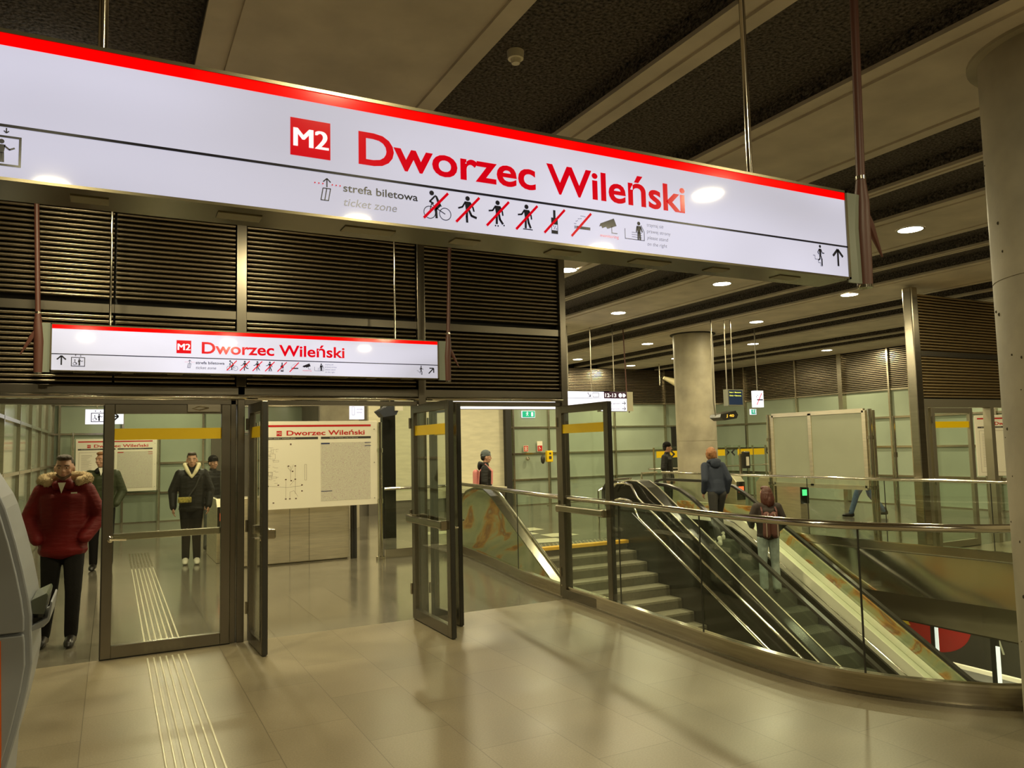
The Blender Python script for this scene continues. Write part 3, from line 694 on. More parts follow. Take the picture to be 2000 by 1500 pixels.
t = thing('smoke_detector', 'small round smoke detector on the rough dark ceiling', 'smoke detector', None, (2.23, 4.13, ZC + .27))
b = MB(); b.cyl((0, 0), .05, -.03, .02, 24, .055); b.build('base', white_p, t, True); b = MB(); b.cyl((0, 0), .026, -.06, -.03, 20, .034); b.build('sensor', white_p, t, True)
t.location.z = ZC + .12

# ---------------------------------------------------------------- pictograms
def man(F, x, y, s, legs, arms, body=True):
    F.circ((x, y + .40 * s), .085 * s, 14)
    F.poly([(x - .12 * s, y + .29 * s), (x + .12 * s, y + .29 * s), (x + .07 * s, y - .02 * s), (x - .07 * s, y - .02 * s)])
    for l in legs: F.path([(x + a * s, y + c * s) for a, c in l], .085 * s)
    for l in arms: F.path([(x + a * s, y + c * s) for a, c in l], .06 * s)
def slash(F, x, y, s): F.line((x - .45 * s, y - .48 * s), (x + .45 * s, y + .48 * s), .09 * s)
def pictos(K, RD, x0, y, s=.092, dx=.1075):
    """x0 centre of the bicycle; K dark figure, RD red figure"""
    # cyclist
    x = x0
    for cx in (-.25, .32): K.ring((x + cx * s, y - .26 * s), .21 * s, .025 * s)
    K.circ((x - .17 * s, y + .42 * s), .085 * s)
    K.poly([(x - .06 * s, y + .38 * s), (x + .03 * s, y + .33 * s), (x + .2 * s, y - .02 * s), (x + .06 * s, y + .02 * s)])
    K.path([(x - .05 * s, y + .33 * s), (x - .24 * s, y + .12 * s), (x - .1 * s, y + .06 * s)], .06 * s)
    K.path([(x + .12 * s, y + .02 * s), (x - .02 * s, y - .12 * s), (x - .0 * s, y - .44 * s)], .085 * s)
    K.path([(x + .32 * s, y - .26 * s), (x + .05 * s, y - .12 * s), (x - .18 * s, y + .05 * s), (x - .25 * s, y - .26 * s)], .03 * s)
    slash(RD, x - .02 * s, y, s)
    x = x0 + dx
    man(K, x, y, s, [[(-.03, 0), (-.04, -.25), (-.03, -.46)], [(.04, 0), (.14, -.2), (.34, -.26)]], [[(-.1, .25), (-.2, .08), (-.36, .02)], [(.1, .25), (.2, .1), (.24, -.04)]]); slash(RD, x, y, s)
    x = x0 + 2 * dx
    man(K, x, y, s, [[(-.04, 0), (-.05, -.38)], [(.04, 0), (.08, -.2), (.2, -.36)]], [[(-.1, .25), (-.2, .1), (-.36, .07)], [(.1, .25), (.18, .1), (.2, -.05)]])
    for a in (-.1, .0): K.circ((x + a * s, y - .44 * s), .03 * s, 8)
    K.circ((x + .24 * s, y - .4 * s), .03 * s, 8); slash(RD, x, y, s)
    x = x0 + 3 * dx
    man(K, x, y, s, [[(-.04, 0), (-.05, -.4)], [(.04, 0), (.08, -.2), (.16, -.38)]], [[(-.1, .25), (-.2, .1), (-.36, .07)], [(.1, .25), (.18, .1), (.2, -.05)]])
    K.line((x - .16 * s, y - .43 * s), (x + .24 * s, y - .43 * s), .035 * s); slash(RD, x, y, s)
    x = x0 + 4 * dx   # bottle
    K.rect(x - .05 * s, y + .12 * s, x + .05 * s, y + .42 * s); K.rect(x - .14 * s, y - .12 * s, x + .14 * s, y + .13 * s); K.rect(x - .14 * s, y - .47 * s, x + .14 * s, y - .34 * s)
    K.line((x - .13 * s, y - .34 * s), (x - .13 * s, y - .1 * s), .02 * s); K.line((x + .13 * s, y - .34 * s), (x + .13 * s, y - .1 * s), .02 * s)
    K.line((x - .02 * s, y - .3 * s), (x + .04 * s, y - .16 * s), .02 * s); K.ring((x - .05 * s, y - .18 * s), .02 * s, .012 * s, 8); K.ring((x + .08 * s, y - .28 * s), .02 * s, .012 * s, 8); slash(RD, x, y, s)
    x = x0 + 5 * dx   # cigarette
    K.rect(x - .2 * s, y - .17 * s, x + .4 * s, y - .06 * s)
    for a in (-.3, -.25): K.rect(x + a * s, y - .17 * s, x + (a + .03) * s, y - .06 * s)
    for i, (a, c) in enumerate(((-.3, .02), (-.24, .02), (-.22, .12), (-.16, .14), (-.12, .22), (-.06, .23), (0, .24), (0, .34), (.06, .34), (.12, .34), (.18, .33))): K.circ((x + a * s, y + c * s), .018 * s, 6)
    slash(RD, x, y, s)
    x = x0 + 6 * dx   # camera
    K.poly([(x - .3 * s, y + .16 * s), (x + .33 * s, y + .42 * s), (x + .45 * s, y + .14 * s), (x + .02 * s, y - .02 * s), (x - .05 * s, y + .05 * s), (x - .22 * s, y - .02 * s), (x - .26 * s, y + .06 * s), (x - .36 * s, y + .03 * s)])
    K.path([(x + .22 * s, y + .1 * s), (x + .22 * s, y - .16 * s), (x + .48 * s, y - .16 * s)], .03 * s)
    RD.text('monitoring', x - .33 * s, y - .36 * s, .85 * s, .115 * s)
    x = x0 + 7.25 * dx  # escalator rider
    K.path([(x - .62 * s, y + .1 * s), (x - .62 * s, y - .3 * s), (x + .3 * s, y - .3 * s), (x + .3 * s, y + .05 * s), (x + .16 * s, y + .3 * s)], .025 * s)
    for i in range(3): K.line((x - .3 * s, y - (.2 - i * .09) * s), (x + .2 * s, y - (.2 - i * .09) * s), .015 * s)
    man(K, x + .05 * s, y - .0 * s, s * .9, [[(-.04, 0), (-.05, -.34)], [(.04, 0), (.06, -.34)]], [[(-.1, .25), (-.14, -.0)], [(.1, .25), (.18, .02)]])
def arrow(K, x, y, s, ang, w=.012):
    c, n = math.cos(R(ang)), math.sin(R(ang))
    def T(a, b): return (x + a * c - b * n, y + a * n + b * c)
    K.line(T(-s / 2, 0), T(s / 2 - w * .3, 0), w); K.line(T(s / 2, 0), T(s / 2 - s * .42, s * .42), w); K.line(T(s / 2, 0), T(s / 2 - s * .42, -s * .42), w)
def lift(K, x, y, s=.09):
    K.frame(x - .55 * s, y - .42 * s, x + .55 * s, y + .42 * s, .06 * s)
    man(K, x + .1 * s, y - .05 * s, s * .75, [[(-.03, 0), (-.04, -.36)], [(.04, 0), (.05, -.36)]], [[(-.08, .25), (-.12, .0)], [(.08, .25), (.24, .12), (.4, .2)]])
    K.circ((x - .25 * s, y + .16 * s), .05 * s); K.path([(x - .25 * s, y + .1 * s), (x - .23 * s, y - .08 * s), (x - .12 * s, y - .1 * s), (x - .08 * s, y - .25 * s)], .05 * s); K.ring((x - .27 * s, y - .17 * s), .12 * s, .03 * s)
    arrow(K, x - .2 * s, y + .56 * s, .14 * s, 90, .03 * s); arrow(K, x + .2 * s, y + .56 * s, .14 * s, -90, .03 * s)
def exit_man(K, x, y, s=.085):
    K.circ((x + .02 * s, y + .5 * s), .075 * s); K.poly([(x - .08 * s, y + .38 * s), (x + .1 * s, y + .38 * s), (x + .08 * s, y + .08 * s), (x - .04 * s, y + .08 * s)])
    K.path([(x - .06 * s, y + .34 * s), (x - .15 * s, y + .2 * s), (x - .08 * s, y + .1 * s)], .05 * s); K.path([(x + .08 * s, y + .34 * s), (x + .16 * s, y + .18 * s), (x + .3 * s, y + .18 * s)], .05 * s)
    K.path([(x + .02 * s, y + .1 * s), (x + .1 * s, y - .12 * s), (x + .1 * s, y - .45 * s)], .07 * s); K.path([(x - .02 * s, y + .1 * s), (x - .02 * s, y - .12 * s), (x - .14 * s, y - .2 * s)], .07 * s)
    K.path([(x - .5 * s, y + .02 * s), (x - .36 * s, y + .02 * s), (x - .36 * s, y - .16 * s), (x - .14 * s, y - .16 * s), (x - .14 * s, y - .32 * s), (x + .02 * s, y - .32 * s), (x + .02 * s, y - .47 * s), (x + .14 * s, y - .47 * s), (x + .14 * s, y - .1 * s)], .022 * s)

def station_sign(Yp, x0, x1, ox, label, left, right, rods, struts):
    """ox = shift of the printing relative to the near sign"""
    t = thing('station_sign', label, 'sign', 'hanging lit station name signs')
    D = .17; z0, z1 = 2.425, 2.81
    b = MB(); b.box(x0 - .012, x1 + .012, Yp + .002, Yp + D, z0, z1); b.box(x0 - .012, x1 + .012, Yp - .006, Yp + .002, z0, z0 + .008); b.box(x0 - .012, x1 + .012, Yp - .006, Yp + .002, z1 - .01, z1)
    b.box(x1, x1 + .012, Yp - .006, Yp + .002, z0, z1); b.box(x0 - .012, x0, Yp - .006, Yp + .002, z0, z1)
    b.build('housing', mat('sign_housing', (.19, .165, .105), .22, .9), t)
    for k in range(9):
        a = x0 + .15 + k * (x1 - x0 - .5) / 8; b = MB(); b.box(a, a + (.16, .09, .12)[k % 3], Yp + .05, Yp + .11, z0 - .003, z0); b.build('underside_grille', mat('sign_vent', (.25, .22, .13), .4, .5), t)
    b = MB(); b.box(x0, x1, Yp - .001, Yp + .0015, z0 + .008, z1 - .01); b.build('lit_face', sign_w, t)
    F = Fig((0, Yp - .001, 0)); F.rect(x0, 2.768, x1, 2.8); F.build('red_band', sign_r, t)
    F = Fig((0, Yp - .001, 0)); F.rect(x0, 2.560, x1, 2.5675); F.build('dark_line', sign_k, t)
    F = Fig((ox, Yp - .001, 0)); F.rect(.442, 2.60, .558, 2.712); F.build('line_badge', sign_t, t)
    F = Fig((ox, Yp - .001, 0), off=.003); F.text('M2', .450, 2.628, .098, .054); F.off = .0032; F.text('M2', .4525, 2.628, .098, .054); F.off = .0034; F.text('M2', .455, 2.628, .098, .054); F.build('badge_text', sign_wt, t)
    F = Fig((ox, Yp - .001, 0)); F.text('Dworzec Wileński', .643, 2.606, 1.252, .102, .021); F.build('name_lettering', sign_t, t)
    K = Fig((ox, Yp - .001, 0), off=.0015); G = Fig((ox, Yp - .001, 0)); RD = Fig((ox, Yp - .001, 0), off=.003)
    K.text('strefa biletowa', .596, 2.512, .234, .0235, .012); G.text('ticket zone', .597, 2.469, .165, .0235, .006, .2)
    for i in range(3): RD.circ((.512 + i * .0115, 2.5265), .0022, 8); RD.circ((.563 + i * .0115, 2.5265), .0022, 8)
    arrow(K, .5475, 2.531, .026, 90, .0035)
    K.path([(.536, 2.514), (.558, 2.514), (.552, 2.478), (.530, 2.478), (.536, 2.514)], .0028); K.line((.547, 2.514), (.541, 2.478), .0028)
    pictos(K, RD, .892, 2.506)
    for i, s_ in enumerate(('trzymaj się', 'prawej strony', 'please stand', 'on the right')): G.text(s_, 1.712, 2.533 - i * .0235, (.076, .108, .096, .09)[i], .0125, .0, .15 if i > 1 else 0)
    left(K); right(K)
    K.build('pictograms', sign_k, t); G.build('small_print', sign_g, t); RD.build('red_marks', sign_t, t)
    for x in rods:
        b = MB(); b.tube([(x, Yp + .08, z1), (x, Yp + .08, ZC + .14)], .0125 if Yp < 4 else .010, 10); b.build('hanging_rod', chrome, t, True)
    for x, sgn in struts:
        # translucent end plate and brown painted strut with a leaf-shaped foot
        px = x1 + .012 if sgn > 0 else x0 - .012
        b = MB(); b.box(min(px, px + sgn * .10), max(px, px + sgn * .10), Yp + .01, Yp + .018, z0 - .01, z1 - .0); b.build('end_plate', mat('frosted_acrylic', (.22, .24, .19), .25), t)
        b = MB()
        for zz in (2.71, 2.5): b.tube([(px, Yp + .03, zz - .012), (px + sgn * .07, Yp + .03, zz + .006)], .011, 8)
        b.build('bracket', blackr, t)
        b = MB(); pts = [(x + sgn * .055, Yp + .02, ZC + .14), (x + sgn * .012, Yp + .02, 2.9), (x + sgn * .008, Yp + .02, 2.78), (x, Yp + .02, 2.66), (x - sgn * .0, Yp + .02, 2.41)]
        b.tube(pts, .02, 12, rs=[.018, .019, .033, .036, .032]); b.build('brown_strut', rust, t, True)
        b = MB(); b.tube([(x + sgn * .025, Yp + .02, 2.74), (x + sgn * .05, Yp + .02, 2.69), (x + sgn * .125, Yp + .02, 2.55)], .02, 8, rs=[.016, .02, .004]); b.build('brown_fin', rust, t, True)
        b = MB(); b.cyl((x + sgn * .01, Yp + .02), .0225, 2.885, 2.9, 12); b.build('collar', chrome, t, True); b = MB(); b.cyl((x - .0, Yp + .02), .0335, 2.40, 2.412, 12); b.build('collar', chrome, t, True)
    return t
def bigL(K): lift(K, -.262, 2.5, .092)
def bigR(K): exit_man(K, 2.607, 2.507); arrow(K, 2.715, 2.511, .072, 90, .011)
station_sign(2.2, -.62, 2.776, 0, 'huge lit station name sign hanging closest to the camera, Dworzec Wileński', bigL, bigR, (-.04, 2.316), ((2.905, 1),))
def smL(K): arrow(K, -.371 - .034, 2.512, .075, 90, .011); lift(K, -.254 - .034, 2.503, .09)
def smR(K): exit_man(K, 2.691 - .034, 2.505); arrow(K, 2.798 - .034, 2.505, .075, 45, .011)
station_sign(7.1, -.44, 2.868, .034, 'smaller looking lit station name sign hung in front of the glass doors', smL, smR, (-.03, 2.455), ((2.985, 1), (-.53, -1)))

# third lit sign with 12-13, further back above the stairs
t = thing('direction_sign', 'white lit direction sign with 12-13 behind the facade corner', 'sign')
b = MB(); b.box(5.3, 8.95, 12.9, 13.02, 2.43, 2.80); b.box(8.72, 9.38, 12.9, 13.02, 2.39, 2.80); b.build('housing', steel_dk, t)
b = MB(); b.box(5.32, 8.94, 12.885, 12.9, 2.44, 2.79); b.box(8.74, 9.36, 12.884, 12.9, 2.40, 2.79); b.build('lit_face', mat('lit_sign_plain', (.5, .5, .52), .1, emit=(.85, .84, 1), es=1.0), t)
F = Fig((0, 12.883, 0)); F.rect(5.32, 2.655, 8.74, 2.661); arrow(F, 8.45, 2.72, .08, -45, .012); F.circ((8.42, 2.76), .012); F.frame(8.53, 2.68, 8.68, 2.77, .008)
arrow(F, 9.28, 2.56, .09, 0, .012); arrow(F, 9.28, 2.45, .09, 0, .012); F.build('print', sign_k, t)
F = Fig((0, 12.883, 0)); F.rect(8.80, 2.655, 9.36, 2.79); F.build('dark_panel', mat('sign_plum', (.06, .03, .06), .2), t)
F = Fig((0, 12.883, 0), off=.004); F.text('12-13', 8.83, 2.685, .27, .075, .02); F.circ((9.2, 2.72), .045); F.poly([(9.26, 2.68), (9.3, 2.68), (9.34, 2.72), (9.3, 2.76), (9.26, 2.76)]); F.build('number', sign_wt, t)
F = Fig((0, 12.883, 0)); F.text('ul. Targowa', 8.8, 2.54, .4, .04); F.text('al. Solidarności', 8.8, 2.43, .4, .04); F.build('street_names', sign_g, t)
for x in (8.0, 8.55, 9.1):
    b = MB(); b.tube([(x, 12.95, 2.8), (x, 12.95, ZC + .14)], .012, 8); b.build('hanging_rod', steel_dk, t, True)
b = MB(); b.box(9.38, 9.55, 12.93, 12.95, 2.40, 2.80); b.build('end_plate', mat('beige_plate', (.42, .38, .26), .4), t)
b = MB(); b.tube([(9.47, 12.96, 2.37), (9.42, 12.96, 2.8), (9.38, 12.96, ZC)], .012, 8); b.build('brown_strut', rust, t, True)

# lift sign at far left
t = thing('lift_sign', 'small white lit lift sign with arrow behind the glass door frame', 'sign')
y = 19.0
x0, x1 = -.52, .22
b = MB(); b.box(x0, x1, y, y + .1, 2.415, 2.735); b.build('lit_box', MATS['lit_sign_plain'], t)
F = Fig((0, y - .001, 0)); lift(F, x0 + .24, 2.56, .24); arrow(F, x1 - .2, 2.58, .2, 0, .03); F.build('pictogram', sign_k, t)
for x in (-.3, .05):
    b = MB(); b.tube([(x, y + .05, 2.735), (x, y + .05, ZC + .14)], .012, 8); b.build('hanging_rod', steel, t, True)
# small white sign in the middle doorway
t = thing('ticket_zone_sign', 'tiny white lit sign hanging above the city map board', 'sign')
b = MB(); b.box(4.05, 4.32, 14.5, 14.58, 2.32, 2.62); b.build('lit_box', MATS['lit_sign_plain'], t)
F = Fig((0, 14.499, 0)); F.frame(4.08, 2.4, 4.13, 2.56, .006); F.text('strefa', 4.17, 2.5, .12, .03); F.text('ticket', 4.17, 2.44, .11, .03); F.build('print', sign_g, t)
b = MB(); b.tube([(4.18, 14.54, 2.62), (4.18, 14.54, ZC + .14)], .012, 8); b.build('hanging_rod', steel, t, True)
# no smoking sign and exit sign, departure screen
t = thing('no_smoking_sign', 'square white no smoking sign hanging right of the column', 'sign')
cx, cy = 12.15, 12.0
b = MB(); b.box(cx - .12, cx + .12, cy, cy + .1, 2.44, 2.79); b.build('lit_box', MATS['lit_sign_plain'], t)
F = Fig((0, cy - .001, 0)); F.rect(cx - .07, 2.585, cx + .1, 2.61); F.circ((cx - .08, 2.66), .01); F.circ((cx - .05, 2.69), .01); F.build('cigarette', sign_k, t)
F = Fig((0, cy - .001, 0), off=.004); F.line((cx - .08, 2.49), (cx + .07, 2.74), .016); F.build('slash', sign_t, t)
b = MB(); b.tube([(cx, cy + .05, 2.79), (cx, cy + .05, ZC + .14)], .012, 8); b.build('hanging_rod', steel_dk, t, True)
def exit_sign(label, c, w, h, ax='y'):
    t = thing('exit_sign', label, 'sign', None, c)
    b = MB(); b.box(-w / 2, w / 2, -.02, .02, -h / 2, h / 2); b.build('panel', MATS['lit_sign_plain'], t)
    F = Fig((0, -.021, 0)); F.rect(-w / 2 + .01, -h / 2 + .01, w / 2 - .01, h / 2 - .01); F.build('green_field', green_e, t)
    F = Fig((0, -.021, 0), off=.004); man(F, -w * .1, 0, h * .8, [[(-.03, 0), (-.2, -.3)], [(.04, 0), (.2, -.3)]], [[(-.1, .25), (-.3, .1)], [(.1, .25), (.3, .2)]]); F.rect(w * .2, -h * .3, w * .35, h * .3); F.build('running_man', sign_wt, t)
    if ax: b = MB(); b.tube([(0, 0, h / 2), (0, 0, ZC + .16 - c[2])], .014, 8); b.build('hanging_rod', steel, t, True)
exit_sign('small green exit sign at the top of the rightmost doorway opening', (10.93, 19.978, 2.66), .44, .2, None)
exit_sign('tiny green exit sign under the no smoking sign', (12.35, 12.4, 2.36), .16, .12, None)
t = thing('departure_screen', 'departure display with yellow text lines beside the far column', 'screen')
cx, cy = 10.72, 11.2
b = MB(); b.box(cx - .2, cx + .2, cy, cy + .12, 2.42, 2.74); b.build('housing', mat('screen_case', (.32, .32, .24), .4, .4), t)
b = MB(); b.box(cx - .175, cx + .175, cy - .003, cy, 2.44, 2.72); b.build('display', screen_m, t)
F = Fig((0, cy - .004, 0)); F.text('3min + Bemowo', cx - .16, 2.668, .30, .026, .015); F.text('12min + Bemowo', cx - .16, 2.605, .30, .026, .015); F.build('yellow_text', mat('yellow_led', (.1, .1, 0), .4, emit=(.9, .9, .1), es=1.6), t)
for x in (cx - .16, cx + .0):
    b = MB(); b.tube([(x, cy + .06, 2.74), (x, cy + .06, ZC + .14)], .011, 8); b.build('hanging_rod', steel_dk, t, True)
t = thing('display_box', 'dark tilted display box with amber digits, mounted beside the column', 'screen')
b = MB(); b.prism([(10.42, 2.26), (10.8, 2.33), (10.86, 2.25), (10.82, 2.18), (10.5, 2.14), (10.4, 2.2)], 'y', 11.3, 11.6); b.build('case', blackr, t)
F = Fig((0, 11.298, 0)); F.text('J 40', 10.55, 2.21, .2, .05, .02); F.build('digits', amber_led, t)
b = MB(); b.tube([(10.42, 11.45, 2.22), (10.38, 11.45, 2.5), (10.4, 11.45, ZC + .14)], .012, 8); b.build('hanging_rod', steel_dk, t, True)
t = thing('ceiling_camera', 'yellowish conical camera hanging before the rear louvres', 'camera')
b = MB(); b.tube([(14.6, 18.4, ZC), (14.6, 18.4, 3.45)], .018, 8); b.build('rod', steel, t, True)
b = MB(); b.tube([(14.72, 18.35, 3.68), (15.15, 18.2, 3.5)], .1, 12, rs=[.05, .13]); b.build('body', mat('camera_beige', (.6, .52, .3), .4), t, True)

# ---------------------------------------------------------------- map boards
def map_board(label, o, w, h, u=(1, 0, 0), n=(0, -1, 0), kind=0, flip=False):
    """o = lower left corner of the board"""
    t = thing('map_board', label, 'map board')
    o, u, n = Vector(o), Vector(u), Vector(n); up = Vector((0, 0, 1))
    b = MB(); b.obox(o + u * w / 2 + up * h / 2 - n * .02, u, n, up, w / 2, .02, h / 2); b.build('panel', white_p, t, bevel=.004)
    def G(off=.0015): return Fig(o, u, up, n, off)
    F = G(); F.rect(.045, h - .085, w - .1, h - .055); F.rect(.243, h - .222, .32, h - .145); F.text('Dworzec Wileński', .39, h - .212, w - .39 - .2, .073, .02); F.build('red_print', red_p, t)
    F = G(.003); F.text('M2', .249, h - .2, .064, .036); F.text('plan stacji / station plan' if not kind else 'informacje', .12, h - .262, .4, .012); F.text('mapa Warszawy / map of Warsaw', w * .58, h - .262, .45, .012); F.build('white_print', white_p, t)
    F = G(); F.rect(.045, h - .275, w * .48, h - .24); F.rect(w * .505, h - .275, w - .1, h - .24); F.build('dark_bars', dark_p, t)
    F = G(); F.rect(w * .505, .09, w - .11, h - .33); F.build('city_map', citymap, t)
    F = G(.003); F.rect(w * .505, h - .355, w * .58, h - .335); F.rect(w - .2, h - .345, w - .1, h - .335); F.rect(w - .2, h - .395, w - .1, h - .385); F.rect(w * .505, .235, w * .6, .245); F.build('map_legend', mat('navy_print', (.03, .04, .12), .4) if not kind else red_p, t)
    F = G(.002); rd = random.Random(5 + kind)
    if kind == 0:
        for i in range(9):
            x = .06 + rd.random() * .14; yy = .38 + rd.random() * .5; F.frame(x, yy, x + .03 + rd.random() * .06, yy + .02 + rd.random() * .06, .002)
        for i in range(40): x = .05 + rd.random() * .19; yy = .37 + rd.random() * .55; F.line((x, yy), (x + rd.uniform(.01, .05), yy), .0025)
        cx, cy = .47, .32
        for p in ([(.14, cy + .03), (.4, cy), (.62, cy + .02)], [(.38, .16), (.38, .42)], [(.52, cy - .1), (.52, .62)], [(.44, .16), (.44, .25), (.5, .27), (.56, .18)], [(.4, .64), (.45, .56), (.49, .66)], [(.45, .42), (.45, .64)], [(.44, .35), (.5, .42)]): F.path(p, .0025)
        for p in ((.12, cy + .03), (.27, cy + .04), (.38, .44), (.38, .15), (.44, .15), (.53, .15), (.62, cy + .03), (.62, .26), (.52, .64), (.42, .64), (.48, .56), (.52, .44), (.46, .42), (.1, .17), (.2, .1)): F.rect(p[0] - .012, p[1] - .009, p[0] + .012, p[1] + .009)
        F.rect(.44, h - .36, .465, h - .335); F.frame(.66, .42, .69, .66, .003)
    else:
        for i in range(26): F.line((.12, h - .4 - i * .028), (.12 + rd.uniform(.12, .26), h - .4 - i * .028), .004)
        F.frame(.07, .08, w * .47, h - .33, .004); F.frame(w * .505, .08, w - .1, h - .33, .004)
    F.build('plan_lines', mat('brown_print', (.16, .09, .06), .5), t)
    for z in (.1, h / 2, h - .13):
        p = o + u * (w - .045) + up * z; b = MB(); b.ball(p + n * .004, .009, 8, 6); b.build('bolt', steel_dk, t, True)
    return t
t = map_board('large cream city map board in the middle doorway, in front of the steel box', (1.95, 11.9, .875), 1.80, 1.315)
b = MB(); b.tube([(3.80, 11.92, 0), (3.80, 11.92, 2.17)], .036, 14); b.build('post', chrome, t, True)
b = MB(); b.tube([(1.89, 11.92, 0), (1.89, 11.92, 2.17)], .036, 14); b.build('post', chrome, t, True)
b = MB()
for z in (.92, 1.72): b.cyl((3.80, 11.92), .05, z - .035, z + .035, 14); b.box(3.66, 3.80, 11.905, 11.935, z - .02, z + .02)
b.cyl((3.80, 11.92), .07, 0, .05, 14); b.build('clamp', chrome, t, True)
map2 = map_board('cream map board on the far rear wall, half hidden by a door frame', (-.78, 21.6, .82), 1.8, 1.32, kind=1)
b = MB(); b.tube([(1.07, 21.6, 0), (1.07, 21.6, 2.3)], .04, 12); b.build('post', chrome, map2, True)
b = MB(); b.tube([(-.85, 21.6, 0), (-.85, 21.6, 2.3)], .04, 12); b.build('post', chrome, map2, True)
t = map_board('narrow slice of a white map board seen through the far right door', (16.55, 10.15, .87), 1.5, 1.3, u=(.8, -.6, 0), n=(-.6, -.8, 0), kind=2)
for q in (.2, 1.3):
    p = Vector((16.55, 10.15, 0)) + Vector((.8, -.6, 0)) * q + Vector((.6, .8, 0)) * .07; b = MB(); b.tube([p, p + Vector((0, 0, 2.15))], .03, 10); b.build('post', chrome, t, True)
# back of a two-panel board right of the column
t = thing('board_back', 'back of a large two-panel board on steel posts beyond the escalator', 'notice board')
A, Bp = Vector((11.06, 10.62, 0)), Vector((11.06, 8.62, 0)); d = (Bp - A)
b = MB()
for z in (.92, 2.2): b.bar(A + Vector((0, 0, z)), Bp + Vector((0, 0, z)), .05, .07)
for k in (0, .44, 1): p = A + d * k; b.bar(p + Vector((0, 0, .92)), p + Vector((0, 0, 2.2)), .07, .05)
b.build('frame', cab_m, t)
b = MB(); b.box(11.05, 11.07, 8.62, 10.62, .94, 2.19); b.build('panel', green2, t)
for p in (A + Vector((0, .1, 0)), Bp - Vector((0, .1, 0))):
    b = MB(); b.tube([p, p + Vector((0, 0, 2.22))], .04, 14); b.build('post', chrome, t, True)
    b = MB(); b.cyl(p, .055, 1.72, 1.78, 14); b.cyl(p, .055, .9, .96, 14); b.build('clamp', steel, t, True)
    p2 = p + Vector((.1, 0, 0)); b = MB(); b.tube([p2, p2 + Vector((0, 0, 2.2))], .022, 10); b.build('thin_pole', steel, t, True)

# ---------------------------------------------------------------- gates, boxes and fences
t = thing('steel_cabinet', 'brushed steel box under the city map board in the middle doorway', 'cabinet')
b = MB(); b.box(1.55, 3.42, 12.35, 12.85, .02, 1.04); b.box(1.6, 3.4, 12.4, 12.8, 0, .02); b.build('body', cab_m, t, bevel=.006)
b = MB()
for x in (2.48, 2.78): b.box(x - .003, x + .003, 12.347, 12.351, .03, 1.03)
b.build('panel_joint', steel_dk, t)
b = MB(); b.box(3.45, 3.53, 12.3, 12.4, 0, .85); b.tube([(3.49, 12.3, .02), (3.49, 12.3, .84)], .012, 8); b.build('end_post', darkm, t)
t = thing('glass_fence', 'low glass fence with steel rail between the map board and open door', 'fence')
b = MB(); b.tube([(3.9, 12.0, 1.1), (5.02, 12.0, 1.1)], .024, 10); b.build('rail', chrome, t, True)
b = MB(); b.box(3.9, 5.05, 11.98, 12.02, .0, .14); b.build('base_rail', chrome, t)
b = MB(); b.box(3.9, 5.05, 11.995, 12.005, .14, 1.08); b.build('glass', clear_t, t)
# dark lift shaft frame
t = thing('lift_shaft', 'dark framed glass shaft behind the middle doorway', 'lift shaft')
b = MB(); b.box(4.72, 4.98, 14.6, 14.75, 0, ZC); b.box(5.45, 5.52, 14.6, 14.7, 0, ZC); b.build('frame', black, t)
b = MB(); b.box(4.98, 5.45, 14.64, 14.65, .9, 2.6); b.build('glass', clear_t, t)
t = thing('loudspeaker', 'dark boxy loudspeaker hanging above the right end of the map board', 'loudspeaker')
b = MB(); b.prism([(4.45, 2.45), (4.72, 2.60), (4.86, 2.5), (4.8, 2.38), (4.55, 2.34)], 'y', 14.0, 14.3); b.build('case', mat('speaker_navy', (.03, .035, .05), .3), t)
b = MB(); b.box(4.76, 4.92, 13.96, 14.0, 2.46, 2.66); b.build('bracket', white_p, t); b = MB(); b.tube([(4.7, 14.1, 2.58), (4.7, 14.1, ZC + .14)], .014, 8); b.build('hanging_rod', steel, t, True)

def gate(label, c, rz, led, h=1.0):
    t = thing('ticket_gate', label, 'ticket gate', 'steel ticket gates', c, rz)
    b = MB(); b.prism([(-.7, 0), (-.7, h - .12), (-.55, h), (.55, h), (.7, h - .12), (.7, 0)], 'x', -.11, .11); b.build('body', cab_m, t, bevel=.01)
    b = MB(); b.box(-.08, .08, -.45, .3, h, h + .02); b.build('top_panel', black, t)
    b = MB(); b.box(-.1, .1, -.715, -.7, h - .5, h - .12); b.build('front_panel', black, t)
    if led: b = MB(); b.box(-.06, .06, -.725, -.715, h - .34, h - .22); b.build('indicator', led, t)
    return t
gate('steel ticket gate with a red cross light left of the board', (11.9, 13.0, 0), R(-8), red_led)
gate('steel ticket gate next to the far column, showing no light', (12.9, 15.3, 0), R(-8), None)
gate('steel ticket gate with a small green light under the board corner', (12.55, 11.9, 0), R(-8), green_led, .95)
gate('steel ticket gate behind the person in black beanie, red light', (1.60, 13.78, 0), R(0), red_led)
t = thing('gate_guard_glass', 'glass gate panels with yellow bands and dark chevrons behind the column', 'glass screen')
for x0, x1 in ((13.25, 14.1), (14.9, 16.0), (16.1, 17.3)): b = MB(); b.box(x0, x1, 17.0, 17.012, .15, 1.62); b.build('glass', clear_t, t)
for x0, x1 in ((13.28, 14.05), (14.9, 15.75), (16.25, 17.3)): b = MB(); b.box(x0, x1, 16.985, 17.0, 1.32, 1.5); b.build('yellow_band', yellow, t)
F = Fig((0, 16.984, 0))
for x, s_ in ((13.85, 1), (15.85, 1), (16.05, -1), (17.4, -1)): F.path([(x - .07 * s_, 1.5), (x + .04 * s_, 1.41), (x - .07 * s_, 1.32)], .05)
F.build('chevrons', dark_p, t)
b = MB(); b.tube([(13.0, 17.0, 1.02), (17.4, 17.0, 1.02)], .025, 8); b.build('rail', chrome, t, True)
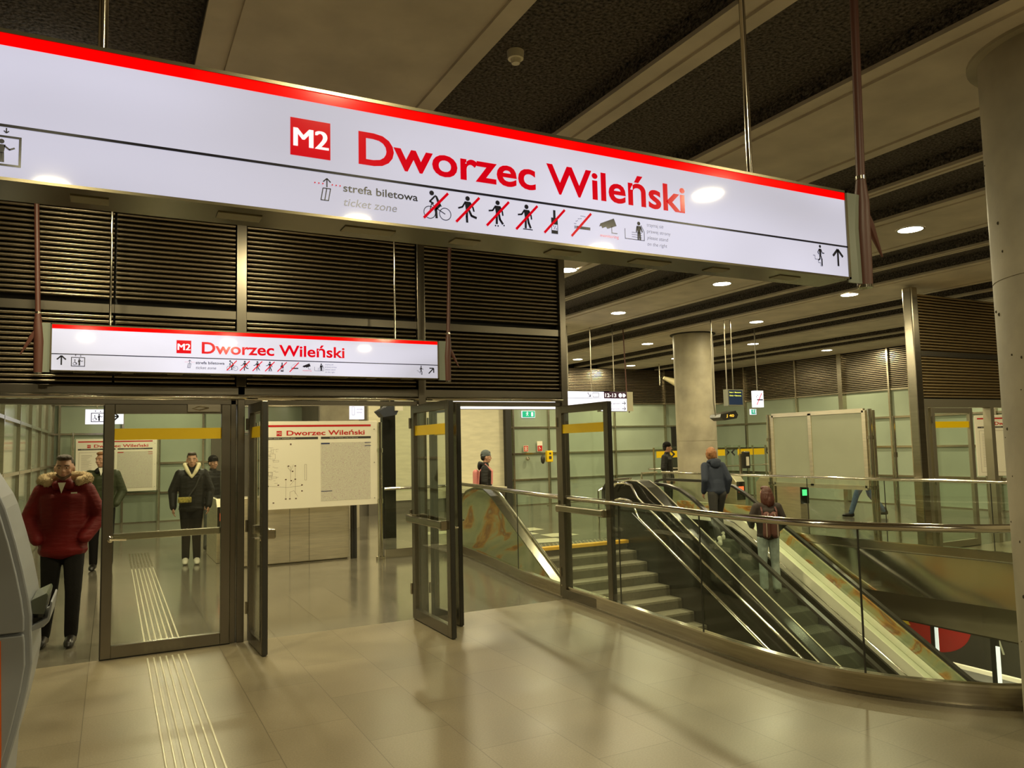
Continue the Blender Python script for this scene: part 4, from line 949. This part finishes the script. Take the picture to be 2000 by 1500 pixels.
for k in range(9): b = MB(); x = 13.2 + k * .52; b.box(x - .012, x + .012, 16.97, 17.03, 0, 1.6); b.build('upright', steel, t)
# emergency phone post and fire signs on the rear wall
t = thing('emergency_phone', 'yellow emergency phone box on a slim pole near the rear wall', 'phone')
b = MB(); b.box(11.15, 11.35, 19.3, 19.42, 1.25, 1.58); b.build('phone_box', yellow, t, bevel=.02)
b = MB(); b.box(11.21, 11.29, 19.29, 19.3, 1.34, 1.42); b.box(11.22, 11.28, 19.29, 19.3, 1.47, 1.52); b.build('keypad', dark_p, t)
b = MB(); b.tube([(11.25, 19.4, 0), (11.25, 19.4, 1.3)], .03, 10); b.cyl((11.25, 19.4), .08, 0, .03, 12); b.build('pole', chrome, t, True)
b = MB(); b.ball((11.05, 19.38, 1.33), (.07, .05, .13)); b.build('black_horn', blackr, t, True)
t = thing('fire_notice', 'red fire alarm notice on the rear wall, left of the phone', 'notice')
b = MB(); b.box(10.72, 10.88, 19.93, 19.945, 1.56, 1.74); b.build('plate', white_p, t); F = Fig((0, 19.928, 0)); F.frame(10.73, 1.57, 10.87, 1.73, .025); F.ring((10.8, 1.65), .03, .014); F.build('print', red_p, t)
t = thing('fire_notice', 'red and white fire hose notice above the yellow phone', 'notice')
b = MB(); b.box(11.18, 11.36, 19.93, 19.945, 1.56, 1.86); b.build('plate', white_p, t); F = Fig((0, 19.928, 0)); F.rect(11.19, 1.57, 11.35, 1.73); F.build('print', red_p, t); F = Fig((0, 19.925, 0)); F.path([(11.24, 1.6), (11.24, 1.7), (11.3, 1.62)], .015); F.build('symbol', white_p, t)
t = thing('wall_knob', 'round steel knob fitting on the rear green wall under the fire notice', 'fitting')
b = MB(); b.ball((10.82, 19.88, 1.35), (.06, .07, .06)); b.build('knob', chrome, t, True)
t = thing('intercom_terminal', 'dark intercom terminal on a pole beside the gate', 'terminal')
b = MB(); b.box(12.62, 12.80, 13.0, 13.1, 1.12, 1.5); b.build('head', blackr, t, bevel=.02); b = MB(); b.tube([(12.55, 13.05, 0), (12.55, 13.05, 1.45)], .035, 10); b.build('pole', steel, t, True)
b = MB(); b.box(12.67, 12.75, 12.99, 13.0, 1.18, 1.38); b.build('plate', white_p, t)
t = thing('low_bench', 'pale low bench block in front of the cream wall', 'bench')
b = MB(); b.box(8.2, 9.7, 19.2, 19.7, 0, .5); b.build('block', mat('bench_dark', (.1, .07, .05), .5), t); b = MB(); b.box(8.15, 9.75, 19.15, 19.7, .5, .62); b.build('seat', cream, t)

# ---------------------------------------------------------------- ticket machine, bottom left
t = thing('ticket_machine', 'grey ticket machine with curved front and orange side at the left edge', 'ticket machine')
prof = [(-.50, 1.54), (-.477, 1.483), (-.429, 1.312), (-.392, 1.154), (-.366, 1.023), (-.353, .93), (-.352, .86), (-.348, .81), (-.343, .69), (-.36, .56), (-.40, .36), (-.44, .2), (-.45, 0)]
inset = lambda p, d: (p[0] - d, p[1])
b = MB(); b.prism([(-1.15, 0), (-1.15, 1.75), (-.62, 1.75)] + prof, 'y', 4.74, 5.32); b.build('body', galv, t, bevel=.01)
b = MB(); pr = [inset(p, .045 + .03 * (i > 8)) for i, p in enumerate(prof)]
b.prism([(-1.1, .012), (-1.1, .845)] + [inset((-.353, .845), .03)] + [(p[0] - .03, p[1]) for p in prof if p[1] < .84][:-1] + [(-.48, .012)], 'y', 4.70, 4.74); b.build('lower_side_panel', galv, t, bevel=.006)
b = MB(); b.prism([(-1.1, .86), (-1.1, 1.7), (-.66, 1.7)] + [(p[0] - .03, p[1]) for p in prof if p[1] > .85], 'y', 4.70, 4.74); b.build('upper_side_panel', galv, t, bevel=.006)
b = MB(); b.prism([(-1.1, .02), (-1.1, .83), (-.478, .83), (-.462, .3), (-.462, .02)], 'y', 4.692, 4.70); b.build('orange_panel', orange, t)
b = MB(); b.box(-.366, -.345, 4.9, 5.2, .88, .93); b.build('screen', green2, t)
b = MB(); b.prism([(-.36, .84), (-.36, .868), (-.285, .905), (-.272, .99), (-.262, .985), (-.275, .885), (-.3, .86)], 'y', 4.78, 5.2); b.build('change_tray', galv, t, bevel=.006)
b = MB(); b.prism([(-.37, .93), (-.36, 1.0), (-.29, 1.03), (-.283, 1.015), (-.3, .92)], 'y', 4.8, 5.15); b.build('tray_lid', mat('smoky_plastic', (.1, .115, .09), .15), t, bevel=.004)
b = MB(); b.box(-.36, -.31, 4.83, 5.1, .872, .9); b.build('tray_slot', black, t)

exec_people = True
# ---------------------------------------------------------------- people
def hull_into(bm, pts):
    vs = [bm.verts.new(p) for p in pts]
    r = bmesh.ops.convex_hull(bm, input=vs)
    junk = [g for g in r['geom_interior'] + r['geom_unused'] if isinstance(g, bmesh.types.BMVert)]
    if junk: bmesh.ops.delete(bm, geom=list(set(junk)), context='VERTS')
SPH = []
for i in range(7):
    t_ = -math.pi / 2 + math.pi * i / 6
    for k in range(10 if 0 < i < 6 else 1):
        a_ = 2 * math.pi * k / 10; SPH.append(Vector((math.cos(t_) * math.cos(a_), math.cos(t_) * math.sin(a_), math.sin(t_))))
def blob(name, prims, m, parent, voxel=.012, smooth=4):
    bm = bmesh.new()
    for p in prims:
        if p[0] == 'c':     # capsule ('c', p0, p1, r0, r1)
            a, c, r0, r1 = Vector(p[1]), Vector(p[2]), p[3], p[4]
            k0 = r0 if isinstance(r0, tuple) else (r0, r0, r0); k1 = r1 if isinstance(r1, tuple) else (r1, r1, r1)
            hull_into(bm, [a + Vector((s.x * k0[0], s.y * k0[1], s.z * k0[2])) for s in SPH] + [c + Vector((s.x * k1[0], s.y * k1[1], s.z * k1[2])) for s in SPH])
        else:               # ellipsoid ('e', c, r, euler)
            c, r = Vector(p[1]), p[2]; rot = Euler([R(q) for q in p[3]]).to_matrix() if len(p) > 3 else Matrix.Identity(3)
            hull_into(bm, [c + rot @ Vector((s.x * r[0], s.y * r[1], s.z * r[2])) for s in SPH])
    me = bpy.data.meshes.new(name); bm.to_mesh(me); bm.free()
    ob = bpy.data.objects.new('tmp', me); COL.objects.link(ob)
    if voxel:
        md = ob.modifiers.new('r', 'REMESH'); md.mode = 'VOXEL'; md.voxel_size = voxel
        md = ob.modifiers.new('s', 'SMOOTH'); md.factor = .5; md.iterations = smooth
    bpy.context.view_layer.update()
    me2 = bpy.data.meshes.new_from_object(ob.evaluated_get(bpy.context.evaluated_depsgraph_get()))
    bpy.data.objects.remove(ob); me2.name = name; me2.materials.clear(); me2.materials.append(m)
    me2.polygons.foreach_set('use_smooth', [True] * len(me2.polygons))
    o = bpy.data.objects.new(name, me2); COL.objects.link(o); o.parent = parent
    return o

def hand_prims(w, elbow, side, curl=.5, sc=1.0):
    """w wrist, direction from elbow; side +1 = the person's left hand (+x)"""
    w, e = Vector(w), Vector(elbow); d = (w - e).normalized(); back = Vector((side, 0, 0)); back = (back - d * back.dot(d)).normalized(); fwd = d.cross(back).normalized()
    if fwd.y > 0: fwd = -fwd           # thumb side towards the front (-y)
    P = [('c', w, w + d * .05 * sc, (.022, .03, .022), (.020, .036, .022))]
    pal = w + d * .075 * sc
    P.append(('c', w + d * .03, pal, .021 * sc, .023 * sc))
    for i, (off, ln) in enumerate(((.030, .068), (.011, .078), (-.009, .072), (-.028, .056))):
        b0 = pal + fwd * off * sc; k = b0 + d * ln * .5 * sc - back * .012 * curl; tip = k + (d * (1 - curl * .6) - back * curl).normalized() * ln * .5 * sc
        P += [('c', w + d * .05 * sc + fwd * off * .7, b0, .012 * sc, .0098 * sc), ('c', b0, k, .0098 * sc, .0088 * sc), ('c', k, tip, .0088 * sc, .0072 * sc)]
    tb = w + d * .03 * sc + fwd * .022 * sc; tk = tb + (d * .7 + fwd * .7 - back * .2).normalized() * .04 * sc; tt = tk + (d * .95 + fwd * .2 - back * .25).normalized() * .032 * sc
    P += [('c', tb, tk, .013 * sc, .010 * sc), ('c', tk, tt, .010 * sc, .008 * sc)]
    return P

def person(label, loc, rz, sc=1.0, head_rot=(0, 0, 0), arms=None, legs=None, lean=0.0, jacket=None, trousers=None, shoe=None, hair=None,
           bulk=1.0, hood=None, face=True, hands=(1, 1), hem=.84, skin_m=None, long_hair=False, hat=None, extra=None, hair_style='short'):
    t = thing('person', label, 'person', None, loc, rz); t.scale = (sc, sc, sc)
    sk = skin_m or skin
    hipz, chz = .93, 1.36
    ln = Vector((0, -lean, 0))
    def L(p, k): return Vector(p) + ln * k
    sh = [L((s * .172, .01, 1.412), 1) for s in (1, -1)]
    arms = arms or [((.25, .02, 1.15), (.24, -.05, .90)), ((-.25, .02, 1.15), (-.24, -.05, .90))]
    legs = legs or [((.10, -.01, .50), (.105, .03, .09)), ((-.10, -.01, .50), (-.105, .03, .09))]
    hip = [Vector((s * .09, 0, .9)) for s in (1, -1)]
    hc = L((0, -.015, 1.635), 1.25); hr = Euler([R(a) for a in head_rot]).to_matrix(); hp = hc + Vector((0, .01, -.09))
    def H(x, y, z): return hp + hr @ (Vector((x, y, z)) + (hc - hp))
    P = [('c', L((0, 0, 1.0), .3), L((0, 0, 1.12), .5), (.125, .085, .06), (.115, .08, .06)), ('c', L((0, 0, 1.12), .5), L((0, .0, 1.38), .9), (.115, .08, .05), (.145, .085, .05)),
         ('c', (.04, 0, .93), (-.04, 0, .93), .065, .065), ('c', (0, 0, .93), L((0, 0, 1.05), .3), .07, .075), ('c', L((0, .01, 1.42), 1), H(0, .015, -.08), .058, .052)]
    for s in (0, 1):
        P += [('c', L((0, .0, 1.42), 1), sh[s], .055, .05), ('c', sh[s], arms[s][0], .046, .038), ('c', arms[s][0], arms[s][1], .036, .024)]
        P += [('c', hip[s], legs[s][0], .075, .05), ('c', legs[s][0], legs[s][1], .046, .032), ('c', legs[s][1], Vector(legs[s][1]) + Vector((0, -.08, -.055)), .03, .02)]
        if hands[s]: P += hand_prims(arms[s][1], arms[s][0], (1, -1)[s])
    def HE(c, r): return ('e', H(*c), r, head_rot)
    P += [HE((0, .012, .03), (.076, .094, .092)), HE((0, -.012, -.035), (.062, .078, .085)), HE((0, -.045, -.085), (.034, .036, .03)), HE((0, -.02, .01), (.072, .078, .08)),
          ('c', H(0, -.088, .012), H(0, -.108, -.022), .009, .013), HE((.013, -.096, -.026), (.009, .009, .008)), HE((-.013, -.096, -.026), (.009, .009, .008)),
          HE((0, -.088, -.054), (.023, .01, .007)), HE((0, -.086, -.064), (.019, .011, .007)), ('c', H(.05, -.066, .026), H(.016, -.083, .03), .011, .011), ('c', H(-.05, -.066, .026), H(-.016, -.083, .03), .011, .011),
          HE((.043, -.06, -.03), (.02, .02, .018)), HE((-.043, -.06, -.03), (.02, .02, .018)), HE((.079, .008, -.012), (.011, .019, .031)), HE((-.079, .008, -.012), (.011, .019, .031))]
    body = blob('body', P, sk, t, .0085, 3)
    if face:
        for s in (1, -1):
            b = MB(); b.ball(H(s * .031, -.0785, .006), (.0125, .008, .0055), 10, 6); e = b.build('eye', mat('eye_white', (.7, .66, .6), .2), t, True)
            b = MB(); b.ball(H(s * .031, -.0855, .006), (.0062, .004, .0062), 8, 6); b.build('iris', mat('iris_dark', (.03, .02, .015), .2), e, True)
            b = MB(); b.tube([H(s * .014, -.094, .025), H(s * .032, -.092, .031), H(s * .052, -.077, .026)], .004, 6); b.build('eyebrow', hair or dark_p, t, True)
        b = MB(); b.tube([H(-.02, -.094, -.059), H(0, -.0995, -.0575), H(.02, -.094, -.059)], .0035, 6); b.build('mouth', mat('lip', (.38, .14, .11), .5), t, True)
    # jacket
    if jacket:
        k = bulk; J = [('c', L((0, .0, 1.05), .4), L((0, 0, 1.36), .95), (.165 * k, .118 * k, .1), (.175 * k, .118 * k, .07)), ('c', L((-.03, 0, hem + .09), .1), L((.03, 0, hem + .09), .1), (.145 * k, .115 * k, .09), (.145 * k, .115 * k, .09)), ('c', L((0, 0, hem + .1), .1), L((0, 0, 1.1), .4), (.16 * k, .115 * k, .08), (.165 * k, .118 * k, .1)),
             ('c', L((0, .01, 1.42), 1), L((0, .0, 1.50), 1.1), .085, .068)]
        for s in (0, 1):
            a = arms[s]; J += [('c', L((0, .005, 1.415), 1), sh[s], .078, .064 * k), ('c', L((0, .01, 1.47), 1.05), sh[s], .05, .05), ('c', sh[s], a[0], .072 * k, .064 * k), ('c', a[0], Vector(a[0]).lerp(Vector(a[1]), .93), .062 * k, .048 * k)]
            q = Vector(a[0]).lerp(Vector(a[1]), .9); J.append(('c', q, Vector(a[0]).lerp(Vector(a[1]), .98), .045 * k, .045 * k))
        blob('jacket', J, jacket, t, .012, 4)
    if hood:
        m_, up_ = hood
        ring = [L((.11 * math.cos(a), .035 + .085 * math.sin(a), 1.49 + .035 * math.sin(a)), 1.05) for a in [math.pi * 2 * k / 12 for k in range(12)] if not (math.sin(a) < -.75)]
        blob('hood', [('c', p, q, .036, .036) for p, q in zip(ring, ring[1:]) if (p - q).length < .12] + [('e', L((0, .12, 1.46), 1), (.11, .05, .09))], m_, t, .012, 4)
    if trousers:
        T = [('c', (.06, 0, .95), (-.06, 0, .95), (.09, .105, .08), (.09, .105, .08))]
        for s in (0, 1):
            T += [('c', hip[s], legs[s][0], .098, .072), ('c', legs[s][0], Vector(legs[s][0]).lerp(Vector(legs[s][1]), .99), .07, .072 if long_hair else .058)]
        blob('trousers', T, trousers, t, .012, 4)
    if shoe:
        for s in (0, 1):
            a = Vector(legs[s][1]); f = Vector(((.03, -.03)[s], -1, 0)).normalized(); g = a.z - .09
            blob('shoe', [('c', a + Vector((0, .015, -.03)), a + f * .13 + Vector((0, 0, -.048)), (.047, .06, .058), (.047, .06, .038)), ('c', a + Vector((0, .03, -.06)), a + f * .15 + Vector((0, 0, -.065)), (.04, .045, .022), (.042, .05, .02)), ('c', a + Vector((0, 0, .05)), a + Vector((0, .01, -.04)), .050, .050)], shoe, t, .009, 3)
    if hair and hair_style:
        Q = [HE((0, .025, .045), (.083, .1, .088)), HE((0, -.01, .1), (.072, .085, .038))]
        if long_hair: Q += [HE((0, .065, -.07), (.10, .075, .17)), HE((.065, .02, -.06), (.045, .07, .15)), HE((-.065, .02, -.06), (.045, .07, .15)), HE((.03, .1, -.12), (.05, .05, .1)), HE((-.035, .1, -.1), (.05, .05, .11))]
        elif hair_style == 'mop':
            rr = random.Random(4); Q += [HE((0, -.05, .07), (.082, .06, .045)), HE((0, .055, -.01), (.095, .07, .09)), HE((.055, .0, .02), (.05, .075, .07)), HE((-.055, .0, .02), (.05, .075, .07))]
            for k in range(26):
                a_ = rr.uniform(0, 6.28); h_ = rr.uniform(-.05, .1); q_ = (.088 * math.cos(a_), .01 + .1 * math.sin(a_), h_)
                Q.append(('c', H(*q_), H(q_[0] * 1.12, q_[1] * 1.12, h_ - .035), .016, .007))
        else: Q = [HE((0, .028, .045), (.080, .094, .082)), HE((0, -.02, .098), (.068, .075, .032)), HE((0, .06, 0), (.07, .055, .07))]
        blob('hair', Q, hair, t, .009, 2)
    if hat:
        blob('beanie', [HE((0, .01, .07), (.092, .106, .088)), ('c', H(0, -.04, .045), H(0, .05, .03), (.086, .06, .022), (.088, .06, .03))], hat, t, .009, 3)
    if extra: extra(t, H, L, arms, legs)
    return t

puffer = lambda n, c, r=.5: mat(n, c, r, spec=.25, bump=((6, 6, 26), .55))
red_j = puffer('red_puffer', (.125, .004, .004), .6); blk_j = puffer('black_puffer', (.014, .013, .011)); navy = mat('navy_hoodie', (.022, .029, .048), .85, bump=(60, .2))
grn_j = puffer('dark_green_jacket', (.035, .042, .018)); blk_c = mat('black_cloth', (.010, .009, .008), .9, spec=.15, bump=(80, .2)); dk_c = mat('dark_grey_cloth', (.035, .033, .028), .8)
denim_l = mat('light_denim', (.34, .39, .36), .8, noise=(14, .15)); denim_d = mat('blue_denim', (.06, .10, .16), .8, noise=(20, .2))
boot = mat('black_leather', (.012, .01, .008), .3); white_s = mat('white_shoe', (.75, .72, .58), .5); hair_b = mat('brown_hair', (.045, .028, .015), .6, bump=((40, 40, 9), .6)); hair_k = mat('black_hair', (.015, .011, .008), .6, bump=((40, 40, 9), .6))
hair_g = mat('ginger_hair', (.27, .115, .04), .6, bump=((40, 40, 9), .8)); hair_r = mat('auburn_hair', (.07, .018, .008), .5, bump=((50, 50, 6), .9))
fur = mat('fur_trim', (.48, .36, .2), .95)

def red_extra(t, H, L, arms, legs):
    rd = random.Random(3); b = MB()
    for k in range(3200):
        a = rd.uniform(-.25 * math.pi, 1.25 * math.pi); c = Vector((.185 * math.cos(a), .04 + .11 * math.sin(a), 1.525 + .03 * math.sin(a)))
        n = Vector((rd.gauss(0, 1), rd.gauss(0, 1), rd.gauss(0, 1))).normalized(); p = c + n * .040
        side = n.cross(Vector((rd.random(), rd.random(), rd.random()))).normalized() * .006
        q = p + n * .02 + Vector((0, 0, -.006)); b.add([p - side, p + side, q, p + n.cross(side).normalized() * .006], [(0, 1, 2), (1, 3, 2), (3, 0, 2)])
    o = b.build('fur_collar', fur, t, 'all'); o['kind'] = 'stuff'
    ring = [Vector((.185 * math.cos(a), .04 + .11 * math.sin(a), 1.525 + .03 * math.sin(a))) for a in [-.25 * math.pi + 1.5 * math.pi * k / 12 for k in range(13)]]
    blob('fur_roll', [('c', p, q, .046, .046) for p, q in zip(ring, ring[1:])], fur, t, .012, 2)
    blob('collar', [('c', (.05, -.06, 1.47), (.0, .07, 1.49), .05, .06), ('c', (-.05, -.06, 1.47), (0, .07, 1.49), .05, .06)], red_j, t, .01, 3)
    b = MB(); b.add([(-.035, -.128, 1.50), (.03, -.128, 1.50), (-.003, -.142, 1.40)], [(0, 1, 2)]); b.build('white_shirt', white_s, t)
    b = MB(); b.box(.075, .125, -.143, -.138, 1.395, 1.408); b.build('chest_patch', white_s, t)
    blob('beard', [('c', H(-.05, -.035, -.06), H(0, -.07, -.09), .018, .022), ('c', H(.05, -.035, -.06), H(0, -.07, -.09), .018, .022)], mat('beard', (.10, .055, .03), .9), t, .008, 2)
person('person in a dark red puffer jacket with fur collar walking through the left doorway', (-.39, 8.43, 0), R(-6), 1.0, (4, 0, 0),
       arms=[((.29, .05, 1.16), (.19, -.12, .98)), ((-.29, .05, 1.16), (-.19, -.12, .98))], legs=[((.10, -.06, .50), (.085, -.03, .09)), ((-.10, -.02, .50), (-.15, .04, .09))],
       jacket=red_j, trousers=blk_c, shoe=boot, hair=hair_b, bulk=1.27, hands=(0, 0), hem=.78, extra=red_extra)
def green_extra(t, H, L, a, l):
    blob('collar', [('c', (.06, -.05, 1.47), (.0, .07, 1.50), .045, .06), ('c', (-.06, -.05, 1.47), (0, .07, 1.50), .045, .06)], blk_j, t, .01, 3)
    b = MB(); b.add([(-.04, -.115, 1.52), (.03, -.115, 1.52), (-.005, -.13, 1.40)], [(0, 1, 2)]); b.build('white_shirt', white_s, t)
person('person in a dark green jacket mostly hidden behind the door frame', (-.12, 13.5, 0), R(-6), 1.02, (0, 0, -35), arms=[((.27, .04, 1.15), (.20, -.11, .97)), ((-.27, .04, 1.15), (-.20, -.11, .97))],
       jacket=grn_j, trousers=blk_c, shoe=boot, hair=hair_g, bulk=1.12, hands=(0, 0), extra=green_extra)
def hoodieman_extra(t, H, L, arms, legs):
    blob('cream_hood', [('c', (.105, -.03, 1.56), (.06, -.12, 1.46), .034, .032), ('c', (.06, -.12, 1.46), (0, -.145, 1.36), .032, .016), ('c', (-.105, -.03, 1.56), (-.06, -.12, 1.46), .034, .032), ('c', (-.06, -.12, 1.46), (0, -.145, 1.36), .032, .016),
         ('c', (.105, -.03, 1.56), (.07, .08, 1.55), .034, .04), ('c', (-.105, -.03, 1.56), (-.07, .08, 1.55), .034, .04), ('c', (.06, .09, 1.54), (-.06, .09, 1.54), .04, .04)], mat('cream_cloth', (.68, .6, .38), .8), t, .01, 3)
    b = MB(); b.tube([(.13, -.12, 1.40), (.06, -.15, 1.22), (-.05, -.16, 1.05)], .012, 6); b.build('bag_strap', dk_c, t)
    b = MB(); b.box(-.20, -.0, -.21, -.14, .97, 1.06); b.build('crossbody_bag', mat('yellow_check_bag', (.3, .24, .04), .6, noise=(40, .6)), t, bevel=.015)
person('person in black jacket over cream hoodie, facing the camera behind the glass door', (1.14, 13.3, 0), R(-5), 1.0, (3, 0, 0), arms=[((.275, .04, 1.15), (.25, -.03, .90)), ((-.28, .03, 1.15), (-.265, -.04, .89))],
       legs=[((.075, -.03, .50), (.085, -.0, .09)), ((-.075, -.0, .50), (-.08, .05, .09))], jacket=blk_j, trousers=blk_c, shoe=white_s, hair=hair_b, bulk=1.14, hem=.78, extra=hoodieman_extra)
person('person in black beanie and black coat, half behind the cream hoodie wearer', (1.64, 15.0, 0), R(25), .95, (0, 0, 0), jacket=blk_j, trousers=mat('grey_denim', (.12, .13, .12), .8), shoe=boot, hair=hair_k, hat=blk_c, bulk=1.12, hem=.7)
def girl_extra(t, H, L, a, l):
    pink = mat('pink_pack', (.72, .26, .24), .6); b = MB()
    for s in (1, -1): b.tube([(s * .12, .15, 1.0), (s * .135, .12, 1.35), (s * .12, .0, 1.5), (s * .125, -.13, 1.36), (s * .13, -.12, 1.1)], .016, 6)
    b.build('pack_strap', pink, t)
    blob('pink_backpack', [('c', (-.07, .2, 1.0), (-.07, .2, 1.34), .06, .06), ('c', (.07, .2, 1.0), (.07, .2, 1.34), .06, .06)], pink, t, .014, 3)
person('person in a grey knit hat and black coat with a pink backpack', (6.3, 13.25, 0), R(62), .94, (0, 0, 10), jacket=blk_j, trousers=blk_c, shoe=boot, hair=hair_k, hat=mat('grey_knit', (.12, .14, .14), .9, bump=(90, .5)), bulk=1.1, hem=.75, hood=(blk_j, 0), extra=girl_extra)
person('guard in a dark cap and black jacket standing left of the far column', (11.72, 14.6, 0), R(35), .985, (0, 0, 25), jacket=blk_j, trousers=blk_c, shoe=boot, hair=hair_k, hat=blk_c, bulk=1.1)
person('person in a navy hoodie with ginger hair stepping off the escalator', (9.33, 10.30, 0), R(165), .93, (-26, 0, -35), lean=.12, arms=[((.235, .0, 1.16), (.22, -.10, .93)), ((-.24, .02, 1.16), (-.24, -.08, .92))],
       legs=[((.10, .02, .50), (.11, .22, .06)), ((-.10, -.16, .52), (-.10, -.06, .12))], jacket=navy, trousers=dk_c, shoe=white_s, hair=hair_g, hair_style='mop', bulk=1.08, hood=(navy, 0), hem=.86)
def woman_extra(t, H, L, a, l):
    bp = mat('brown_pack', (.10, .03, .022), .6); b = MB()
    for s in (1, -1): b.tube([(s * .1, .2, 1.0), (s * .12, .14, 1.36), (s * .11, .0, 1.48), (s * .12, -.13, 1.34), (s * .13, -.12, 1.1)], .016, 6)
    b.build('pack_strap', bp, t)
    bk = blob('backpack', [('c', (-.07, .2, .98), (-.06, .19, 1.3), .07, .06), ('c', (.07, .2, .98), (.06, .19, 1.3), .07, .06)], bp, t, .014, 3)
    b = MB()
    for s in (1, -1): b.tube([(s * .09, .27, .95), (s * .09, .275, 1.2), (s * .05, .25, 1.33)], .006, 6)
    b.build('piping', mat('pale_piping', (.5, .38, .3), .6), bk)
person('person with auburn hair, brown backpack and pale jeans standing on the escalator', (9.36, 9.2, -.68), R(150), .955, (0, 0, 30), arms=[((.27, -.02, 1.18), (.2, -.24, 1.08)), ((-.27, .02, 1.16), (-.2, -.2, 1.0))],
       jacket=mat('dark_brown_coat', (.03, .02, .015), .8), trousers=denim_l, shoe=mat('green_trainer', (.06, .08, .05), .5), hair=hair_r, long_hair=True, bulk=1.12, hem=.86, extra=woman_extra)
person('walking person in dark top and blue jeans partly hidden by the board', (14.88, 11.66, 0), R(-142), .97, (0, 0, 0), jacket=mat('dark_navy_top', (.012, .014, .018), .8), trousers=denim_d, shoe=boot, hair=hair_k,
       legs=[((.09, -.2, .52), (.10, -.34, .09)), ((-.09, .08, .5), (-.10, .36, .13))], arms=[((.26, .1, 1.18), (.25, .08, .93)), ((-.26, -.1, 1.16), (-.24, -.22, .98))], bulk=1.0, lean=.05)
